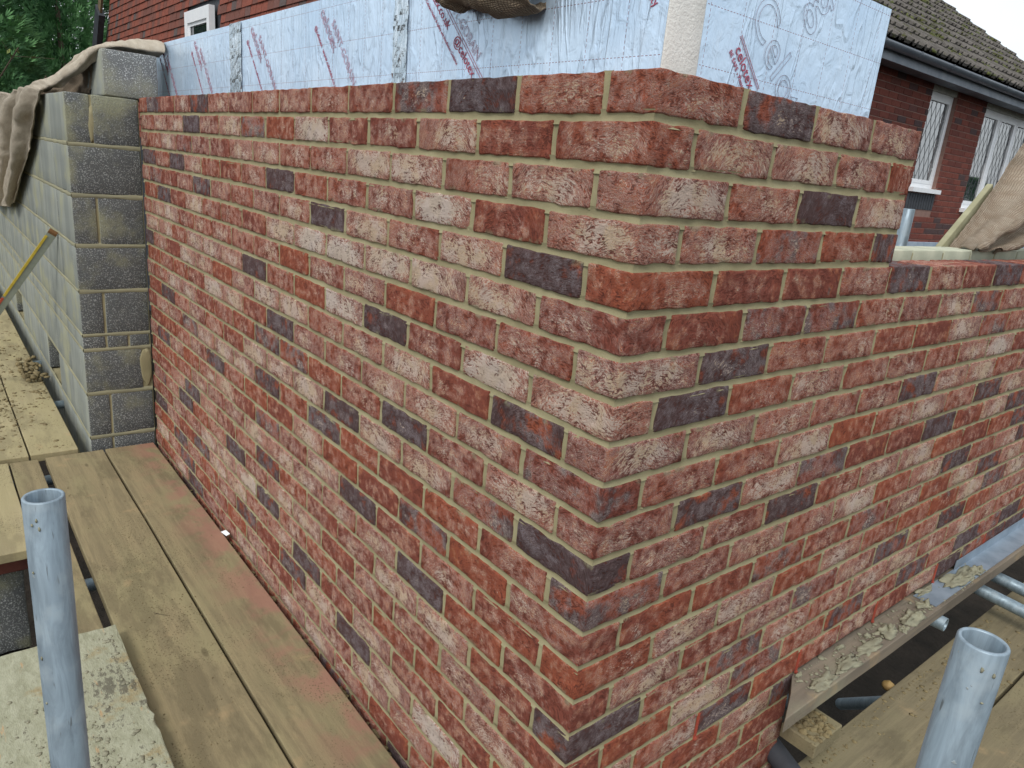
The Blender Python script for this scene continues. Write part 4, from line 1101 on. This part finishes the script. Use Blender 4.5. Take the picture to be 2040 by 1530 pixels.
for k in range(11):
    v, f = box_data(0, .37, 0, .055, -.05, .042, .004); p = E0 + ux * (k * .36 - .01) + Vector((0, HY1 - .015, 0)); mw = RM.to_4x4(); mw.translation = p
    mw = mw @ Matrix.Rotation(R(3), 4, 'Y'); obj('verge_cap', mesh('verge_cap', v, f, MVERGE), house, mw=mw)
# moss cushions
rr = random.Random(8); ps = []
for i in range(1300):
    y = rr.uniform(6.2, 14.2); k = rr.randrange(10); s = k * .36 + (rr.uniform(-.01, .05) if rr.random() < .7 else rr.uniform(0, .34))
    if noise.noise(Vector((y * .9, s * 1.4, 2))) < -.12: continue
    p = E0 + ux * s + Vector((0, y, 0)) + un * .03
    L_ = lump_data((0, 0, 0), rr.uniform(.015, .035), rr.uniform(.02, .07), rr.uniform(.012, .028), i, 6, 4)
    ps.append(([RM @ Vector(q) + p for q in L_[0]], L_[1]))
v, f = join(ps); o = obj('moss', mesh('moss', v, f, MMOSS, True), house, (0, 0, 0)); o['kind'] = 'stuff'

# ------------------------------------------------------------------ tile-hung gable on the left
GY = 2.224
gable = thing('tile_hung_house', 'gable hung with red brown clay tiles round one small white window, behind on left', 'house', (-12, GY, -3.2))
GX0 = -15.55; slope = .8
GW = (-10.15, -9.12, .95, 1.40)
tp = []; TB_ = {}
z = 4.2; row = 0
while z > -.2:
    xl = GX0 + (z - 1.36) * slope if z > .6 else GX0 + (.6 - 1.36) * slope
    x = xl - rng.uniform(0, .1)
    while x < -4.6:
        w = .165
        if not (x + w > GW[0] - .02 and x < GW[1] + .02 and z > GW[2] and z - .1 < GW[3]):
            v, f = TB_.setdefault('t', box_data(-.080, .080, 0, .014, -.115, .0, .002))
            mw = Matrix.Translation((x + w / 2, GY + rng.uniform(-.003, .002), z)) @ Matrix.Rotation(R(-8 + rng.uniform(-.8, .8)), 4, 'X')
            tp.append(dict(t='t', v=v, f=f, m=mw, c=(x + w / 2, GY, z - .05), s=.016, props=dict(seed=rng.random() * 20)))
        x += w + .003
    z -= .1; row += 1
tp = [t for t in tp if score(t['c'], 1) > 0 or t['c'][2] < 2.2]
emit_pieces(gable, 'hung_tile', tp, MTL, 300)
V = []
for y in (GY + .02, GY + .3):
    for x, z in ((GX0 + (.6 - 1.36) * slope, -3.2), (-4.5, -3.2), (-4.5, 4.3), (GX0 + (4.3 - 1.36) * slope, 4.3), (GX0 + (.6 - 1.36) * slope, .6)): V.append((x, y, z))
obj('wall', mesh('wall', V, [(0, 1, 2, 3, 4), (9, 8, 7, 6, 5), (0, 5, 6, 1), (1, 6, 7, 2), (2, 7, 8, 3), (3, 8, 9, 4), (4, 9, 5, 0)], MDARK), gable, (0, 0, 0))
def bar(name, p0, p1, w, t, mat, par):
    p0, p1 = Vector(p0), Vector(p1); d = (p1 - p0); L = d.length; d.normalize(); n = Vector((0, -1, 0)); s = d.cross(n).normalized(); n = s.cross(d)
    mw = Matrix((d, s, n)).transposed().to_4x4(); mw.translation = p0; v, f = box_data(0, L, -w / 2, w / 2, -t / 2, t / 2, .004); obj(name, mesh(name, v, f, mat), par, mw=mw)
bar('barge_board', (GX0 - .14 + (1.9 - 1.36) * slope, GY - .12, 1.9), (GX0 - .14 + (4.3 - 1.36) * slope, GY - .12, 4.3), .20, .04, MBARGE, gable)
bar('barge_board', (GX0 - .16 + (.9 - 1.36) * slope, GY - .12, .9), (GX0 - .12 + (1.9 - 1.36) * slope, GY - .12, 1.9), .32, .10, MDARK, gable)
fr = [box_data(GW[0], GW[1], GY - .09, GY - .02, GW[3] - .14, GW[3]), box_data(GW[0], GW[0] + .12, GY - .09, GY - .02, GW[2], GW[3] - .14), box_data(GW[1] - .10, GW[1], GY - .09, GY - .02, GW[2], GW[3] - .14), box_data(GW[0], GW[1], GY - .09, GY - .02, GW[2] - .1, GW[2])]
wo_ = obj('window', mesh('window', *join(fr), MUPVC), gable, (0, 0, 0))
o = bpy.data.objects.new('pane', mesh('pane', *box_data(GW[0] + .12, GW[1] - .10, GY - .05, GY - .04, GW[2], GW[3] - .14), MGLASS)); COL.objects.link(o); o.parent = wo_
o = bpy.data.objects.new('sash', mesh('sash', *join([box_data(GW[0] + .12, GW[1] - .1, GY - .07, GY - .055, GW[3] - .18, GW[3] - .141), box_data(GW[0] + .12, GW[0] + .16, GY - .07, GY - .055, GW[2], GW[3] - .181)]), MUPVC)); COL.objects.link(o); o.parent = wo_

# ------------------------------------------------------------------ conifers
def conifer_mesh(seed, n=5200, h=7.5, rad=2.1):
    rr = random.Random(seed); V, F = [], []
    for i in range(n):
        t = rr.random() ** .85; zz = .3 + t * (h - .3)
        rmax = rad * (1 - t) ** .62 * (.82 + .3 * noise.noise(Vector((zz * 1.3, seed, 0)))) + .12
        th = rr.uniform(0, 2 * math.pi)
        rmax *= 1 + .28 * noise.noise(Vector((math.cos(th) * 1.6, math.sin(th) * 1.6, zz * 1.1 + seed)))
        r_ = rmax * (rr.random() ** .38)
        if noise.noise(Vector((math.cos(th) * r_ * 1.5, math.sin(th) * r_ * 1.5, zz * 1.5 + seed * 3))) < -.22: continue
        c = Vector((math.cos(th) * r_, math.sin(th) * r_, zz))
        out = Vector((math.cos(th), math.sin(th), rr.uniform(.1, 1.1))).normalized()
        tang = out.cross(Vector((rr.uniform(-1, 1), rr.uniform(-1, 1), rr.uniform(-1, 1)))).normalized()
        L_ = rr.uniform(.14, .34)
        for q in range(5):
            a = (q - 2) * .34 + rr.uniform(-.12, .12); d = (out * math.cos(a) + tang * math.sin(a)).normalized(); w = (d.cross(out.cross(tang))).normalized() * L_ * .07
            ln = L_ * (1 - .13 * abs(q - 2)); b = c + d * ln * .15
            k = len(V); V += [b, c + d * ln * .55 + w, c + d * ln, c + d * ln * .55 - w]; F.append((k, k + 1, k + 2, k + 3))
    return mesh('crown', V, F, MLEAF)
CM = [conifer_mesh(1), conifer_mesh(2)]
def ray(px, py):
    return (RT * ((px - 1020) / 1442.855) + DN * ((py - 765) / 1442.855) + LK)
TGp = 'dark conifers behind the block wall'
def trunk_mesh(h): 
    V, F = [], []; n = 8
    for s in range(9):
        z = h * s / 8; r = .16 * (1 - s / 9)
        for i in range(n): a = 2 * math.pi * i / n; V.append((r * math.cos(a) + .05 * math.sin(z), r * math.sin(a), z))
    for s in range(8):
        for i in range(n): F.append((s * n + i, s * n + (i + 1) % n, (s + 1) * n + (i + 1) % n, (s + 1) * n + i))
    return mesh('trunk', V, F, MTRUNK, True)
TR = trunk_mesh(7.0)
def tree(x, y, s, sz, ci, rz, label, group=TGp, bare=False):
    t = thing('conifer_tree', label, 'tree', (x, y, -3.25), group)
    mw = Matrix.Translation((x, y, -3.25)) @ Matrix.Rotation(rz, 4, 'Z') @ Matrix.Diagonal((s, s, sz, 1))
    obj('crown', CM[ci], t, mw=mw); obj('trunk', TR, t, mw=mw)
tree(-17.8, -.6, 1.15, 1.02, 0, .4, 'leftmost dark green conifer at the picture edge')
tree(-19.3, .75, 1.1, 1.08, 1, 2.1, 'tall dark conifer second from the left, with sky showing at its tip')
tree(-18.6, 1.9, .9, .98, 0, 4.0, 'dark conifer third from the left above the sagging hessian')
tree(-20.6, 2.75, 1.1, 1.12, 1, 5.2, 'conifer nearest the tile hung gable')
tree(-16.2, .4, .9, .74, 1, 1.0, 'lower bushy conifer in front of the others')
tree(-23.5, 1.2, 1.5, 1.02, 0, 3.1, 'farthest conifer filling the gaps between the front trees')
RTg = 'trees across the garden, reflected in the house windows'
for i, (x, y, s) in enumerate([(1.6, 25, 1.0), (4.6, 24.5, 1.25), (7.6, 26, 1.1), (-.4, 29.5, 1.2), (10.5, 24, 1.2)]):
    tree(x, y, s, s * .55, i % 2, i * 1.3, ('nearest', 'broad', 'middle', 'farthest', 'rightmost')[i] + ' tree across the garden seen as a dark reflection in the leaded windows', RTg)
# bare twiggy shrub with yellow leaves, far left
sh = thing('bare_shrub', 'bare twiggy shrub with a few yellow leaves at the left edge', 'shrub', (-9.6, -.75, -3.2))
rr = random.Random(21); ps = []; lf = []
for i in range(26):
    b = Vector((-9.6 + rr.uniform(-.3, .3), -.75 + rr.uniform(-.3, .5), -3.2)); z1 = rr.uniform(2.9, 3.9)
    m1 = b + Vector((rr.uniform(-.2, .2), rr.uniform(-.2, .3), z1 * .7)); e1 = m1 + Vector((rr.uniform(-.5, .5), rr.uniform(-.5, .7), z1 * .3))
    ps.append(tube_data(b, m1, .012, None, 5)); ps.append(tube_data(m1, e1, .008, None, 5))
    for q in range(4):
        s_ = m1.lerp(e1, rr.random()); e2 = s_ + Vector((rr.uniform(-.3, .3), rr.uniform(-.3, .5), rr.uniform(-.05, .25))); ps.append(tube_data(s_, e2, .004, None, 4))
        for w in range(3):
            c = s_.lerp(e2, rr.random()); a = Vector((rr.uniform(-1, 1), rr.uniform(-1, 1), rr.uniform(-1, 1))).normalized() * .035; bb = a.orthogonal().normalized() * .02
            if rr.random() < .5: lf.append(([c - a, c + bb, c + a, c - bb], [(0, 1, 2, 3)]))
obj('stems', mesh('stems', *join(ps), MTRUNK), sh, (0, 0, 0)); o = obj('leaves', mesh('leaves', *join(lf), MLEAFY), sh, (0, 0, 0)); o['kind'] = 'stuff'
